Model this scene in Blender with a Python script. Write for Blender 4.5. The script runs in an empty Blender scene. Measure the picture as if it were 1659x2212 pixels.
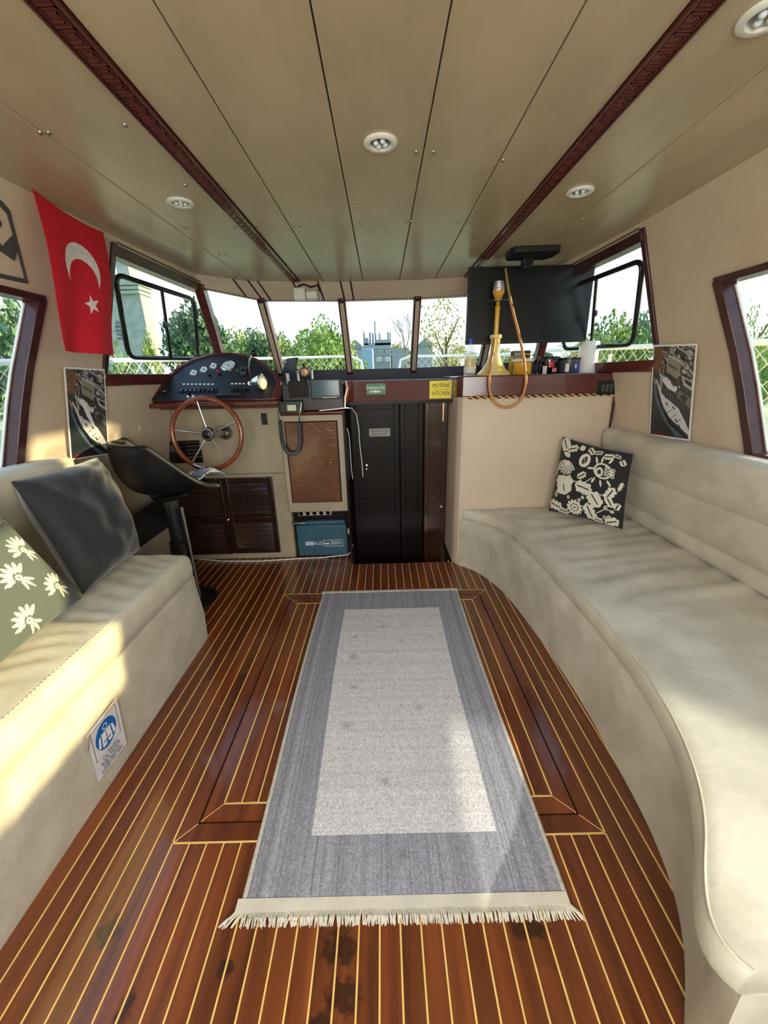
import bpy, bmesh, math, random
import numpy as np
from mathutils import Vector, Matrix
random.seed(7); RNG = np.random.default_rng(7)
sc = bpy.context.scene
C = sc.collection
PI = math.pi

# ------------------------------------------------------------------ camera
CAM_H, PITCH, YAW, ROLL, FPX = 1.3, 3.33097212e-01, 2.01303988e-03, -2.61657566e-02, 845.87
def cam_axes():
    cp, sp = math.cos(PITCH), math.sin(PITCH)
    f = Vector((0, cp, -sp)); u = Vector((0, sp, cp)); r = Vector((1, 0, 0))
    Z = Matrix.Rotation(YAW, 3, 'Z'); f, u, r = Z @ f, Z @ u, Z @ r
    c, s = math.cos(ROLL), math.sin(ROLL)
    return r*c + u*s, u*c - r*s, f
RR, UU, FF = cam_axes()
cd = bpy.data.cameras.new('camera'); cam = bpy.data.objects.new('camera', cd); C.objects.link(cam)
cd.sensor_fit = 'HORIZONTAL'; cd.sensor_width = 36; cd.lens = FPX/1659*36; cd.clip_start = .02; cd.clip_end = 400
cam.matrix_world = Matrix(((RR.x, UU.x, -FF.x, 0), (RR.y, UU.y, -FF.y, 0), (RR.z, UU.z, -FF.z, CAM_H), (0, 0, 0, 1)))
sc.camera = cam
# ------------------------------------------------------------------ sky
w = bpy.data.worlds.new('sky'); sc.world = w; w.use_nodes = True
nt = w.node_tree; nt.nodes.clear()
out = nt.nodes.new('ShaderNodeOutputWorld'); bg = nt.nodes.new('ShaderNodeBackground')
tc = nt.nodes.new('ShaderNodeTexCoord'); sx = nt.nodes.new('ShaderNodeSeparateXYZ'); rp = nt.nodes.new('ShaderNodeValToRGB')
nt.links.new(tc.outputs['Generated'], sx.inputs[0]); nt.links.new(sx.outputs['Z'], rp.inputs[0])
rp.color_ramp.elements[0].position = 0.0; rp.color_ramp.elements[0].color = (.88, .93, .97, 1)
rp.color_ramp.elements[1].position = .6; rp.color_ramp.elements[1].color = (.42, .66, .92, 1)
nt.links.new(rp.outputs[0], bg.inputs[0]); nt.links.new(bg.outputs[0], out.inputs[0]); bg.inputs[1].default_value = 1.2
# ------------------------------------------------------------------ sun, low on the starboard side
sd = bpy.data.lights.new('sun', 'SUN'); sd.energy = 7.0; sd.angle = math.radians(1.4); sd.color = (1.0, .79, .42)
so = bpy.data.objects.new('sun', sd); C.objects.link(so); so.location = (30, 3, 12)
SUN = Vector((-1, -.175, -.285)).normalized()
so.rotation_euler = SUN.to_track_quat('-Z', 'Y').to_euler()
# daylight through the open aft door and deck
def area(name, loc, direction, sx_, sy_, energy, col):
    l = bpy.data.lights.new(name, 'AREA'); l.shape = 'RECTANGLE'; l.size = sx_; l.size_y = sy_; l.energy = energy; l.color = col
    o = bpy.data.objects.new(name, l); C.objects.link(o); o.location = loc
    o.rotation_euler = Vector(direction).to_track_quat('-Z', 'Y').to_euler(); return o
area('aft_daylight', (0, -1.0, 1.35), (0, 1, -.35), 1.6, 1.0, 34, (1.0, .97, .92))
# added spot for the rug and sofa patches, entering by the near right window
sl_ = bpy.data.lights.new('added_patch_spot', 'SPOT'); sl_.energy = 1050; sl_.color = (1.0, .93, .74); sl_.spot_size = math.radians(5.0); sl_.spot_blend = .06; sl_.shadow_soft_size = .06
slo = bpy.data.objects.new('added_patch_spot', sl_); C.objects.link(slo); rd = Vector((-1.13, .9, -1.62)).normalized(); slo.location = Vector((.69, .60, .42))-rd*6.5; slo.rotation_euler = rd.to_track_quat('-Z', 'Y').to_euler()
sc.view_settings.view_transform = 'Standard'; sc.view_settings.look = 'None'; sc.view_settings.gamma = 1
sc.view_settings.use_curve_mapping = False; sc.view_settings.exposure = .55
sc.cycles.max_bounces = 10; sc.cycles.diffuse_bounces = 5; sc.cycles.transparent_max_bounces = 16
sc.cycles.caustics_reflective = False; sc.cycles.caustics_refractive = False

# ------------------------------------------------------------------ survey helpers (pixel of the photograph -> point of the place)
O3 = Vector((0, 0, CAM_H))
def ray(u, v): return FF + RR*((u-829.5)/FPX) + UU*((1106-v)/FPX)
def px(u, v, X=None, Y=None, Z=None):
    d = ray(u, v)
    if X is not None: t = X/d.x
    elif Y is not None: t = Y/d.y
    else: t = (Z-CAM_H)/d.z
    return O3 + d*t
def pl(u, v, p0, n, off=0):
    d = ray(u, v); n = Vector(n).normalized(); t = (Vector(p0)-O3).dot(n)/d.dot(n)
    return O3 + d*t + n*off
def wx(z, y=0):
    b = 1.58-.22*(z-.7) if z < 1.3 else 1.448-.33*(z-1.3)
    return b*(1-.07*max(0, y-2.2))
def wp(s, y, z, off=0): return Vector((s*(wx(z, y)+off), y, z))
def wpx(u, v, off=0):
    d = ray(u, v); s = 1 if d.x > 0 else -1; lo, hi = .2, 8
    for _ in range(50):
        m = (lo+hi)/2; p = O3+d*m
        if abs(p.x) >= wx(p.z, p.y)+off: hi = m
        else: lo = m
    return O3+d*hi

# ------------------------------------------------------------------ mesh helpers
class MB:
    def __init__(s): s.v = []; s.f = []
    def add(s, vs, fs):
        n = len(s.v); s.v += [Vector(p) for p in vs]; s.f += [tuple(i+n for i in f) for f in fs]; return s
    def hexa(s, p):
        return s.add(p, [(0, 3, 2, 1), (4, 5, 6, 7), (0, 1, 5, 4), (1, 2, 6, 5), (2, 3, 7, 6), (3, 0, 4, 7)])
    def box(s, x0, x1, y0, y1, z0, z1):
        return s.hexa([(x0, y0, z0), (x1, y0, z0), (x1, y1, z0), (x0, y1, z0), (x0, y0, z1), (x1, y0, z1), (x1, y1, z1), (x0, y1, z1)])
    def obox(s, c, a, b, d):
        c, a, b, d = map(Vector, (c, a, b, d))
        return s.hexa([c-a-b-d, c+a-b-d, c+a+b-d, c-a+b-d, c-a-b+d, c+a-b+d, c+a+b+d, c-a+b+d])
    def prism(s, poly, ext):
        n = len(poly); ext = Vector(ext); p = [Vector(q) for q in poly]
        return s.add(p+[q+ext for q in p], [tuple(range(n-1, -1, -1)), tuple(range(n, 2*n))]+[(i, (i+1) % n, n+(i+1) % n, n+i) for i in range(n)])
    def grid(s, P, cu=False, cv=False, cap=False):
        nu, nv = len(P), len(P[0]); vs = [q for r in P for q in r]; fs = []
        for i in range(nu if cu else nu-1):
            for j in range(nv if cv else nv-1):
                a, b = i*nv+j, ((i+1) % nu)*nv+j; j2 = (j+1) % nv
                fs.append((a, b, ((i+1) % nu)*nv+j2, i*nv+j2))
        if cap: fs += [tuple(range(nv)), tuple(range((nu-1)*nv+nv-1, (nu-1)*nv-1, -1))]
        return s.add(vs, fs)
    def tube(s, pts, r, n=8, closed=False):
        pts = [Vector(p) for p in pts]; m = len(pts); rs = r if isinstance(r, (list, tuple)) else [r]*m
        rows = []; up = None
        for i, p in enumerate(pts):
            a = pts[(i-1) % m] if (closed or i > 0) else p; b = pts[(i+1) % m] if (closed or i < m-1) else p
            t = (b-a).normalized()
            if up is None: up = Vector((0, 0, 1)) if abs(t.z) < .9 else Vector((1, 0, 0))
            x = up.cross(t)
            if x.length < 1e-4: x = Vector((1, 0, 0)).cross(t)
            x.normalize(); y = t.cross(x); up = y
            rows.append([p+(x*math.cos(2*PI*k/n)+y*math.sin(2*PI*k/n))*rs[i] for k in range(n)])
        return s.grid(rows, cu=closed, cv=True, cap=not closed)
    def lathe(s, prof, c=(0, 0, 0), axis=(0, 0, 1), n=20):
        ax = Vector(axis).normalized(); x = ax.orthogonal().normalized(); y = ax.cross(x); c = Vector(c)
        rows = [[c+ax*h+(x*math.cos(2*PI*k/n)+y*math.sin(2*PI*k/n))*max(r, 1e-4) for k in range(n)] for r, h in prof]
        return s.grid(rows, cv=True, cap=True)
def finish(name, mb, mat, parent=None, bev=0, smooth=None, seg=2, col=None, solid=0, origin=None):
    vs = mb.v
    xs = [v.x for v in vs]; ys = [v.y for v in vs]; zs = [v.z for v in vs]
    if parent is not None: o3 = Vector(parent['_o'])
    else: o3 = Vector(origin) if origin is not None else Vector(((min(xs)+max(xs))/2, (min(ys)+max(ys))/2, min(zs)))
    me = bpy.data.meshes.new(name); me.from_pydata([v-o3 for v in vs], [], mb.f)
    if mat is not None:
        for m in (mat if isinstance(mat, list) else [mat]): me.materials.append(m)
    bm = bmesh.new(); bm.from_mesh(me); bmesh.ops.recalc_face_normals(bm, faces=bm.faces); bm.to_mesh(me); bm.free()
    if smooth is not None:
        me.shade_smooth(); me.set_sharp_from_angle(angle=math.radians(smooth))
    o = bpy.data.objects.new(name, me); C.objects.link(o)
    if parent is not None: o.parent = parent
    else: o.location = o3
    o['_o'] = list(o3)
    if bev: 
        b = o.modifiers.new('bevel', 'BEVEL'); b.width = bev; b.segments = seg; b.limit_method = 'ANGLE'; b.angle_limit = math.radians(40)
        if smooth is None: me.shade_smooth(); me.set_sharp_from_angle(angle=math.radians(50))
    if solid:
        b = o.modifiers.new('solid', 'SOLIDIFY'); b.thickness = solid; b.offset = 0
    return o
def thing(name, label, cat, loc, group=None):
    o = bpy.data.objects.new(name, None); C.objects.link(o); o.location = loc; o.empty_display_size = .05
    o['_o'] = list(loc); o['label'] = label; o['category'] = cat
    if group: o['group'] = group
    return o
def tag(o, label, cat, group=None):
    o['label'] = label; o['category'] = cat
    if group: o['group'] = group
    return o
def struct(o): o['kind'] = 'structure'; return o
def stuff(o): o['kind'] = 'stuff'; return o

def srgb(*c):
    c = [x/255 for x in c]; return tuple((x/12.92 if x <= .04045 else ((x+.055)/1.055)**2.4) for x in c)+(1,)
def mat(name, c1, c2=None, rough=.5, metal=0, scale=(8, 8, 8), bump=0, bscale=None, coat=0, detail=4, attr=False, rnd=0, trans=0, alpha=1, spec=.5, sheen=0, emit=None, estr=0, lohi=(.35, .65)):
    m = bpy.data.materials.new(name); m.use_nodes = True; t = m.node_tree; b = t.nodes['Principled BSDF']
    b.inputs['Roughness'].default_value = rough; b.inputs['Metallic'].default_value = metal
    b.inputs['Coat Weight'].default_value = coat; b.inputs['Coat Roughness'].default_value = .08
    b.inputs['Specular IOR Level'].default_value = spec; b.inputs['Sheen Weight'].default_value = sheen
    b.inputs['Transmission Weight'].default_value = trans; b.inputs['Alpha'].default_value = alpha
    L = t.links; c = t.nodes.new('ShaderNodeTexCoord'); mp = t.nodes.new('ShaderNodeMapping'); L.new(c.outputs['Object'], mp.inputs[0])
    mp.inputs['Scale'].default_value = scale
    n = t.nodes.new('ShaderNodeTexNoise'); n.inputs['Scale'].default_value = 1; n.inputs['Detail'].default_value = detail; L.new(mp.outputs[0], n.inputs[0])
    if rnd:
        oi = t.nodes.new('ShaderNodeObjectInfo'); ad = t.nodes.new('ShaderNodeVectorMath'); ad.operation = 'ADD'; sca = t.nodes.new('ShaderNodeVectorMath'); sca.operation = 'SCALE'; sca.inputs['Scale'].default_value = 37
        cb = t.nodes.new('ShaderNodeCombineXYZ')
        for i in range(3): L.new(oi.outputs['Random'], cb.inputs[i])
        L.new(cb.outputs[0], sca.inputs[0]); L.new(mp.outputs[0], ad.inputs[0]); L.new(sca.outputs[0], ad.inputs[1]); L.new(ad.outputs[0], n.inputs[0])
    r = t.nodes.new('ShaderNodeValToRGB'); r.color_ramp.elements[0].position = lohi[0]; r.color_ramp.elements[1].position = lohi[1]
    r.color_ramp.elements[0].color = c1; r.color_ramp.elements[1].color = c2 or c1; L.new(n.outputs[0], r.inputs[0])
    last = r.outputs[0]
    if attr:
        a = t.nodes.new('ShaderNodeAttribute'); a.attribute_name = 'col'; mx = t.nodes.new('ShaderNodeMix'); mx.data_type = 'RGBA'; mx.blend_type = 'MULTIPLY'; mx.inputs[0].default_value = 1
        L.new(a.outputs['Color'], mx.inputs[6]); L.new(last, mx.inputs[7]); last = mx.outputs[2]
    if rnd:
        hs = t.nodes.new('ShaderNodeHueSaturation'); mr = t.nodes.new('ShaderNodeMapRange'); mr.inputs[3].default_value = 1-rnd; mr.inputs[4].default_value = 1+rnd
        L.new(oi.outputs['Random'], mr.inputs[0]); L.new(mr.outputs[0], hs.inputs['Value']); L.new(last, hs.inputs['Color']); last = hs.outputs[0]
    L.new(last, b.inputs['Base Color'])
    if bump:
        mp2 = t.nodes.new('ShaderNodeMapping'); mp2.inputs['Scale'].default_value = bscale or scale; n2 = t.nodes.new('ShaderNodeTexNoise'); n2.inputs['Scale'].default_value = 1; n2.inputs['Detail'].default_value = 3
        L.new(c.outputs['Object'], mp2.inputs[0]); L.new(mp2.outputs[0], n2.inputs[0])
        bu = t.nodes.new('ShaderNodeBump'); bu.inputs['Strength'].default_value = min(1, bump); bu.inputs['Distance'].default_value = .004*max(1, bump); L.new(n2.outputs[0], bu.inputs['Height']); L.new(bu.outputs[0], b.inputs['Normal'])
    if emit: b.inputs['Emission Color'].default_value = emit; b.inputs['Emission Strength'].default_value = estr
    return m
def plain(name, c, rough=.5, **k): return mat(name, c, tuple(min(1, x*1.15) for x in c[:3])+(1,), rough, **k)

M = {}
M['teak'] = mat('teak', srgb(84, 40, 20), srgb(130, 68, 33), .28, scale=(30, 2.0, 10), coat=.5, detail=8, rnd=.2, bump=.25, bscale=(60, 3, 20), lohi=(.3, .7))
def stains(m, spots):
    t = m.node_tree; b = t.nodes['Principled BSDF']; src = b.inputs['Base Color'].links[0].from_socket; g_ = t.nodes.new('ShaderNodeNewGeometry'); n = t.nodes.new('ShaderNodeTexNoise'); n.inputs['Scale'].default_value = 55; n.inputs['Detail'].default_value = 5; t.links.new(g_.outputs['Position'], n.inputs[0]); acc = None
    for (x, y, rx, ry) in spots:
        v = t.nodes.new('ShaderNodeVectorMath'); v.operation = 'SUBTRACT'; v.inputs[1].default_value = (x, y, 0); t.links.new(g_.outputs['Position'], v.inputs[0])
        d = t.nodes.new('ShaderNodeVectorMath'); d.operation = 'DIVIDE'; d.inputs[1].default_value = (rx, ry, 1); t.links.new(v.outputs[0], d.inputs[0])
        l = t.nodes.new('ShaderNodeVectorMath'); l.operation = 'LENGTH'; t.links.new(d.outputs[0], l.inputs[0])
        r = t.nodes.new('ShaderNodeMapRange'); r.inputs[1].default_value = 1.2; r.inputs[2].default_value = .1; t.links.new(l.outputs['Value'], r.inputs[0])
        if acc is None: acc = r.outputs[0]
        else:
            a = t.nodes.new('ShaderNodeMath'); a.operation = 'MAXIMUM'; t.links.new(acc, a.inputs[0]); t.links.new(r.outputs[0], a.inputs[1]); acc = a.outputs[0]
    k = t.nodes.new('ShaderNodeMath'); k.operation = 'MULTIPLY'; t.links.new(acc, k.inputs[0]); t.links.new(n.outputs[0], k.inputs[1])
    r = t.nodes.new('ShaderNodeMapRange'); r.inputs[1].default_value = .22; r.inputs[2].default_value = .36; r.inputs[4].default_value = .75; t.links.new(k.outputs[0], r.inputs[0])
    mx = t.nodes.new('ShaderNodeMix'); mx.data_type = 'RGBA'; mx.inputs[7].default_value = srgb(26, 16, 12); t.links.new(r.outputs[0], mx.inputs[0]); t.links.new(src, mx.inputs[6]); t.links.new(mx.outputs[2], b.inputs['Base Color'])
stains(M['teak'], [(-.135, .55, .07, .06), (-.12, .47, .07, .05), (-.72, .59, .045, .05), (.33, .575, .08, .03), (-.60, .46, .03, .05), (-.17, .43, .05, .03), (-.4, .52, .03, .03)])
M['inlay'] = plain('inlay', srgb(232, 192, 112), .4)
M['gap'] = plain('gap', srgb(14, 9, 7), .8)
M['mahog'] = mat('mahogany', srgb(80, 34, 30), srgb(98, 42, 36), .25, scale=(2, 2, 40), coat=.5, detail=6)
M['mahogdark'] = mat('mahogany_dark', srgb(14, 8, 7), srgb(26, 13, 11), .42, scale=(30, 30, 3), coat=.04, detail=6, spec=.2)
M['louvre'] = mat('louvre_wood', srgb(34, 18, 14), srgb(52, 28, 22), .28, scale=(30, 30, 3), coat=.3, detail=6)
M['frame'] = mat('frame_wood', srgb(56, 30, 32), srgb(76, 42, 44), .3, scale=(10, 10, 10), coat=.12)
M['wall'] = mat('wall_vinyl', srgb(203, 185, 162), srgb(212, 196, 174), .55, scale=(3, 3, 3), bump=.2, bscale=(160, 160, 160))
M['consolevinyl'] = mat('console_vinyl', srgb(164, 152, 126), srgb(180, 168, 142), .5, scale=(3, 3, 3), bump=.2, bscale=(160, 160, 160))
M['wallpink'] = mat('panel_vinyl', srgb(204, 184, 164), srgb(214, 198, 174), .5, scale=(2, 2, 2), bump=.2, bscale=(160, 160, 160))
M['ceil'] = mat('ceiling_vinyl', srgb(180, 164, 138), srgb(194, 178, 150), .27, scale=(5, 2, 5), bump=.22, bscale=(26, 6, 20), spec=.55)
M['leather'] = mat('bench_leather', srgb(196, 190, 168), srgb(214, 208, 186), .6, scale=(9, 9, 9), bump=.3, bscale=(60, 60, 60), sheen=.2)
M['leatherR'] = mat('sofa_leather', srgb(186, 180, 162), srgb(212, 206, 188), .55, scale=(6, 6, 6), bump=.3, bscale=(55, 55, 55), sheen=.2, detail=7)
M['navy'] = plain('navy_vinyl', srgb(44, 50, 62), .55)
M['dash'] = mat('dash_vinyl', srgb(34, 38, 48), srgb(42, 46, 58), .45, scale=(6, 6, 6), bump=.3, bscale=(200, 200, 200))
M['black'] = plain('black_plastic', srgb(18, 19, 21), .35)
M['blackmatte'] = plain('black_fabric', srgb(22, 24, 25), .85)
M['blackgloss'] = plain('black_gloss', srgb(10, 11, 13), .08, coat=.5)
M['screen'] = plain('screen_glass', srgb(14, 19, 22), .3, spec=.35)
M['lcd'] = plain('lcd_glass', srgb(64, 96, 108), .12)
M['chrome'] = plain('chrome', srgb(225, 225, 225), .12, metal=1)
M['steel'] = plain('steel', srgb(170, 170, 168), .3, metal=1)
M['brass'] = plain('brass', srgb(200, 160, 110), .25, metal=1)
M['white'] = plain('white_plastic', srgb(222, 222, 216), .4)
M['dial'] = plain('dial_white', srgb(210, 222, 232), .3)
M['red'] = plain('red_plastic', srgb(190, 24, 40), .35)
M['green'] = plain('green_plastic', srgb(20, 130, 70), .35)
M['exit'] = plain('exit_green', srgb(16, 112, 66), .4)
M['yellow'] = plain('sign_yellow', srgb(238, 220, 30), .4)
M['ink'] = plain('ink', srgb(20, 20, 24), .6)
M['inkblue'] = plain('ink_blue', srgb(50, 56, 110), .6)
M['signblue'] = plain('sign_blue', srgb(12, 108, 190), .5)
M['paper'] = plain('paper', srgb(236, 236, 234), .7)
M['door'] = mat('cabinet_door', srgb(92, 54, 38), srgb(112, 68, 46), .18, scale=(3, 3, 3), bump=.8, bscale=(22, 22, 26), coat=.6)
M['inverter'] = plain('inverter_blue', srgb(54, 92, 110), .4)
M['rope'] = plain('cord', srgb(226, 220, 196), .7)
M['rail'] = plain('rail_white', srgb(235, 235, 230), .3)
M['wheelwood'] = mat('wheel_wood', srgb(120, 56, 28), srgb(150, 74, 38), .2, scale=(12, 12, 12), coat=.7)
M['print'] = mat('printed', (1, 1, 1, 1), (.93, .93, .93, 1), .35, scale=(30, 30, 30), attr=True)
M['cloth'] = mat('printed_cloth', (1, 1, 1, 1), (.86, .86, .86, 1), .85, scale=(300, 300, 300), attr=True, sheen=.2)
M['flag'] = mat('flag_cloth', (1, 1, 1, 1), (.88, .88, .88, 1), .75, scale=(60, 60, 60), attr=True)
M['rug'] = mat('rug_weave', (1, 1, 1, 1), (.78, .78, .80, 1), .95, scale=(260, 90, 100), attr=True, detail=2, bump=.6, bscale=(200, 160, 100), lohi=(.42, .6))
M['fringe'] = plain('fringe', srgb(206, 200, 184), .9)
M['gold'] = plain('hookah_gold', srgb(214, 160, 40), .22, coat=.4)
M['hose'] = plain('hose', srgb(190, 132, 70), .4)
M['silver'] = plain('foil', srgb(220, 220, 222), .2, metal=1, bump=1, bscale=(150, 150, 150))
M['coil'] = plain('coil_cord', srgb(72, 78, 80), .5)
M['leaf'] = mat('leaves', srgb(84, 124, 60), srgb(168, 190, 96), .7, scale=(1.2, 1.2, 1.2), rnd=.2)
M['leafdark'] = mat('leaves_dark', srgb(64, 100, 70), srgb(124, 156, 108), .7, scale=(1.2, 1.2, 1.2), rnd=.15)
M['leafdry'] = mat('leaves_dry', srgb(150, 150, 84), srgb(196, 190, 120), .7, scale=(2, 2, 2), rnd=.15)
M['bark'] = mat('bark', srgb(96, 84, 70), srgb(128, 114, 96), .9, scale=(10, 10, 3))
M['stone'] = mat('stone', srgb(160, 168, 158), srgb(184, 190, 178), .85, scale=(3, 3, 3))
M['concrete'] = mat('concrete', srgb(150, 152, 150), srgb(180, 180, 176), .9, scale=(1, 1, 1))
M['bluewall'] = plain('blue_wall', srgb(150, 176, 206), .7)
M['greywall'] = plain('grey_wall', srgb(142, 152, 160), .8)
M['roofred'] = plain('roof_slate', srgb(128, 138, 140), .8)
M['grass'] = mat('grass_ground', srgb(128, 148, 92), srgb(176, 178, 146), .95, scale=(.25, .25, .25), detail=6)
M['deck'] = plain('deck_paint', srgb(196, 198, 196), .6)
M['tarp'] = plain('tarp_blue', srgb(24, 120, 214), .5)
M['hull'] = plain('hull_pale', srgb(176, 210, 226), .4)
# clear glass: mostly transparent with a faint reflection
g = bpy.data.materials.new('window_glass'); g.use_nodes = True; t = g.node_tree; t.nodes.clear()
go = t.nodes.new('ShaderNodeOutputMaterial'); gm = t.nodes.new('ShaderNodeMixShader'); gt = t.nodes.new('ShaderNodeBsdfTransparent'); gg = t.nodes.new('ShaderNodeBsdfGlossy'); gf = t.nodes.new('ShaderNodeMath'); gl_ = t.nodes.new('ShaderNodeLayerWeight')
gt.inputs[0].default_value = (.93, .97, .97, 1); gg.inputs['Roughness'].default_value = .02; gf.operation = 'MULTIPLY_ADD'; gf.inputs[1].default_value = .10; gf.inputs[2].default_value = .015; gl_.inputs['Blend'].default_value = .25; t.links.new(gl_.outputs['Facing'], gf.inputs[0])
t.links.new(gf.outputs[0], gm.inputs[0]); t.links.new(gt.outputs[0], gm.inputs[1]); t.links.new(gg.outputs[0], gm.inputs[2]); t.links.new(gm.outputs[0], go.inputs[0]); M['glass'] = g
g = mat('bottle_plastic', srgb(230, 240, 240), None, .1, alpha=.35); M['clear'] = g

# ------------------------------------------------------------------ text as geometry
def text_mb(s, size, origin, xdir, ydir, thick=.0008, squash=1.0):
    cu = bpy.data.curves.new('tmp', 'FONT'); cu.body = s; cu.size = 1; cu.align_x = 'CENTER'; cu.align_y = 'CENTER'; cu.resolution_u = 3
    ob = bpy.data.objects.new('tmp', cu); me = bpy.data.meshes.new_from_object(ob)
    xd, yd = Vector(xdir).normalized(), Vector(ydir).normalized(); n = xd.cross(yd); o = Vector(origin)
    mb = MB(); vs = [o+xd*(v.co.x*size*squash)+yd*(v.co.y*size)+n*thick for v in me.vertices]
    mb.add(vs, [tuple(p.vertices) for p in me.polygons])
    bpy.data.objects.remove(ob); bpy.data.curves.remove(cu); bpy.data.meshes.remove(me); return mb
def text(s, size, origin, xdir, ydir, m, parent, thick=.0008, squash=1.0):
    return finish('lettering', text_mb(s, size, origin, xdir, ydir, thick, squash), m, parent)

# ------------------------------------------------------------------ printed pictures: rasters carried by finely divided sheets
class Ras:
    def __init__(s, w_, h_, c): s.w, s.h = w_, h_; s.a = np.tile(np.array(c[:3], float), (h_, w_, 1)); yy, xx = np.mgrid[0:h_, 0:w_]; s.x = (xx+.5)/w_; s.y = 1-(yy+.5)/h_; s.y = (yy+.5)/h_
    def m(s, mask, c): s.a[mask] = c[:3]
    def ell(s, cx, cy, rx, ry, c, rot=0):
        dx, dy = s.x-cx, s.y-cy; co, si = math.cos(rot), math.sin(rot); s.m(((dx*co+dy*si)/rx)**2+((-dx*si+dy*co)/ry)**2 < 1, c)
    def poly(s, P, c):
        ins = np.zeros(s.x.shape, bool); n = len(P)
        for i in range(n):
            x1, y1 = P[i]; x2, y2 = P[(i+1) % n]
            if y1 == y2: continue
            k = ((y1 > s.y) != (y2 > s.y)) & (s.x < (x2-x1)*(s.y-y1)/(y2-y1)+x1); ins ^= k
        s.m(ins, c)
    def line(s, x1, y1, x2, y2, r, c):
        dx, dy = x2-x1, y2-y1; t_ = np.clip(((s.x-x1)*dx+(s.y-y1)*dy)/(dx*dx+dy*dy+1e-9), 0, 1)
        s.m((s.x-x1-t_*dx)**2+(s.y-y1-t_*dy)**2 < r*r, c)
def sheet(name, ras, S, m, parent=None, solid=0):
    h_, w_ = ras.h, ras.w; mb = MB()
    P = [[S(j/w_, i/h_) for j in range(w_+1)] for i in range(h_+1)]
    mb.grid(P); o3 = Vector(parent['_o']) if parent else None
    vs = mb.v
    if o3 is None: o3 = sum(vs, Vector())/len(vs)
    me = bpy.data.meshes.new(name); me.from_pydata([v-o3 for v in vs], [], mb.f); me.materials.append(m)
    at = me.attributes.new('col', 'FLOAT_COLOR', 'CORNER'); c = np.ones((h_*w_, 4)); c[:, :3] = ras.a.reshape(-1, 3)
    at.data.foreach_set('color', np.repeat(c, 4, axis=0).ravel().astype(np.float32)); me.shade_smooth()
    o = bpy.data.objects.new(name, me); C.objects.link(o)
    if parent: o.parent = parent
    else: o.location = o3
    o['_o'] = list(o3)
    if solid: b = o.modifiers.new('solid', 'SOLIDIFY'); b.thickness = solid; b.offset = 0
    return o
def bil(c):  # corners TL TR BR BL
    c = [Vector(q) for q in c]; return lambda u, v: (c[0]*(1-u)+c[1]*u)*(1-v)+(c[3]*(1-u)+c[2]*u)*v

# ================================================================== FLOOR
fb = MB()
for r in [(-1.75, 1.75, -1.8, .6), (-1.75, 1.75, .6, 2.6), (-1.75, -.245, 2.6, 3.6), (.48, 1.75, 2.6, 3.6)]: fb.box(r[0], r[1], r[2], r[3], -.05, -.008)
floor = struct(finish('floor', fb, M['gap'], origin=(0, 0, 0)))
PW = .0516; HX0, HX1, HY0, HY1 = -.658, .632, .785, 2.197
inl = MB()
def plank(x0, x1, y0, y1): finish('plank', MB().box(x0, x1, y0, y1, -.008, random.uniform(-.0006, .0004)), M['teak'], floor, bev=.0008, seg=1)
def strip(x, y0, y1): inl.box(x-.0022, x+.0022, y0, y1, -.008, .0002)
ks = list(range(-17, 43))
for k in ks:
    x0 = HX0+k*PW; x1 = x0+PW; a, b = x0+.0024, x1-.0024
    yend = 2.6 if (x0 > -.26 and x0 < .47) else 2.78
    if x1 > .49: yend = 2.6
    if x0 < -1.5 or x1 > 1.0: continue
    strip(x0, -.6 if not (HX0+.01 < x0 < HX1-.01) else -.6, HY0 if HX0+.01 < x0 < HX1-.01 else yend)
    if HX0+.01 < x0 < HX1-.01: strip(x0, HY1, yend)
    if x1 <= HX0+.01 or x0 >= HX1-.01: plank(a, b, -.6, 1.15+(k*37 % 11)*.05); plank(a, b, 1.151+(k*37 % 11)*.05, yend)
    else: plank(a, b, -.6, HY0-.0024); plank(a, b, HY1+.0024, yend)
# hatch surround, dark gap, hatch border, inner planks
def mitred(x0, x1, y0, y1, wd):
    X0, X1, Y0, Y1 = x0+wd, x1-wd, y0+wd, y1-wd
    for P in [[(x0, y0), (x1, y0), (X1, Y0), (X0, Y0)], [(x1, y0), (x1, y1), (X1, Y1), (X1, Y0)], [(x1, y1), (x0, y1), (X0, Y1), (X1, Y1)], [(x0, y1), (x0, y0), (X0, Y0), (X0, Y1)]]:
        c = Vector((sum(p[0] for p in P)/4, sum(p[1] for p in P)/4, 0))
        finish('hatch_border', MB().prism([(p[0]+(c.x-p[0])*.004, p[1]+(c.y-p[1])*.004, -.008) for p in P], (0, 0, .0082)), M['teak'], floor)
    for a, b in [((x0, y0), (X0, Y0)), ((x1, y0), (X1, Y0)), ((x1, y1), (X1, Y1)), ((x0, y1), (X0, Y1))]:
        inl.tube([(a[0], a[1], -.0014), (b[0], b[1], -.0014)], .0022, 4)
def outline(x0, x1, y0, y1):
    for q in [(x0-.0025, x1+.0025, y0-.0025, y0+.0025), (x0-.0025, x1+.0025, y1-.0025, y1+.0025), (x0-.0025, x0+.0025, y0, y1), (x1-.0025, x1+.0025, y0, y1)]: inl.box(*q, -.008, .0003)
outline(HX0, HX1, HY0, HY1); mitred(HX0+.003, HX1-.003, HY0+.003, HY1-.003, .05)
mitred(HX0+.059, HX1-.059, HY0+.059, HY1-.059, .05); outline(HX0+.112, HX1-.112, HY0+.112, HY1-.112)
n = 20; x = HX0+.115; wd = (HX1-HX0-.23)/n
for k in range(n):
    plank(x+k*wd+.0024, x+(k+1)*wd-.0024, HY0+.116, HY1-.116)
    if k: strip(x+k*wd, HY0+.114, HY1-.114)
stuff(finish('inlay', inl, M['inlay'], floor))

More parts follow.
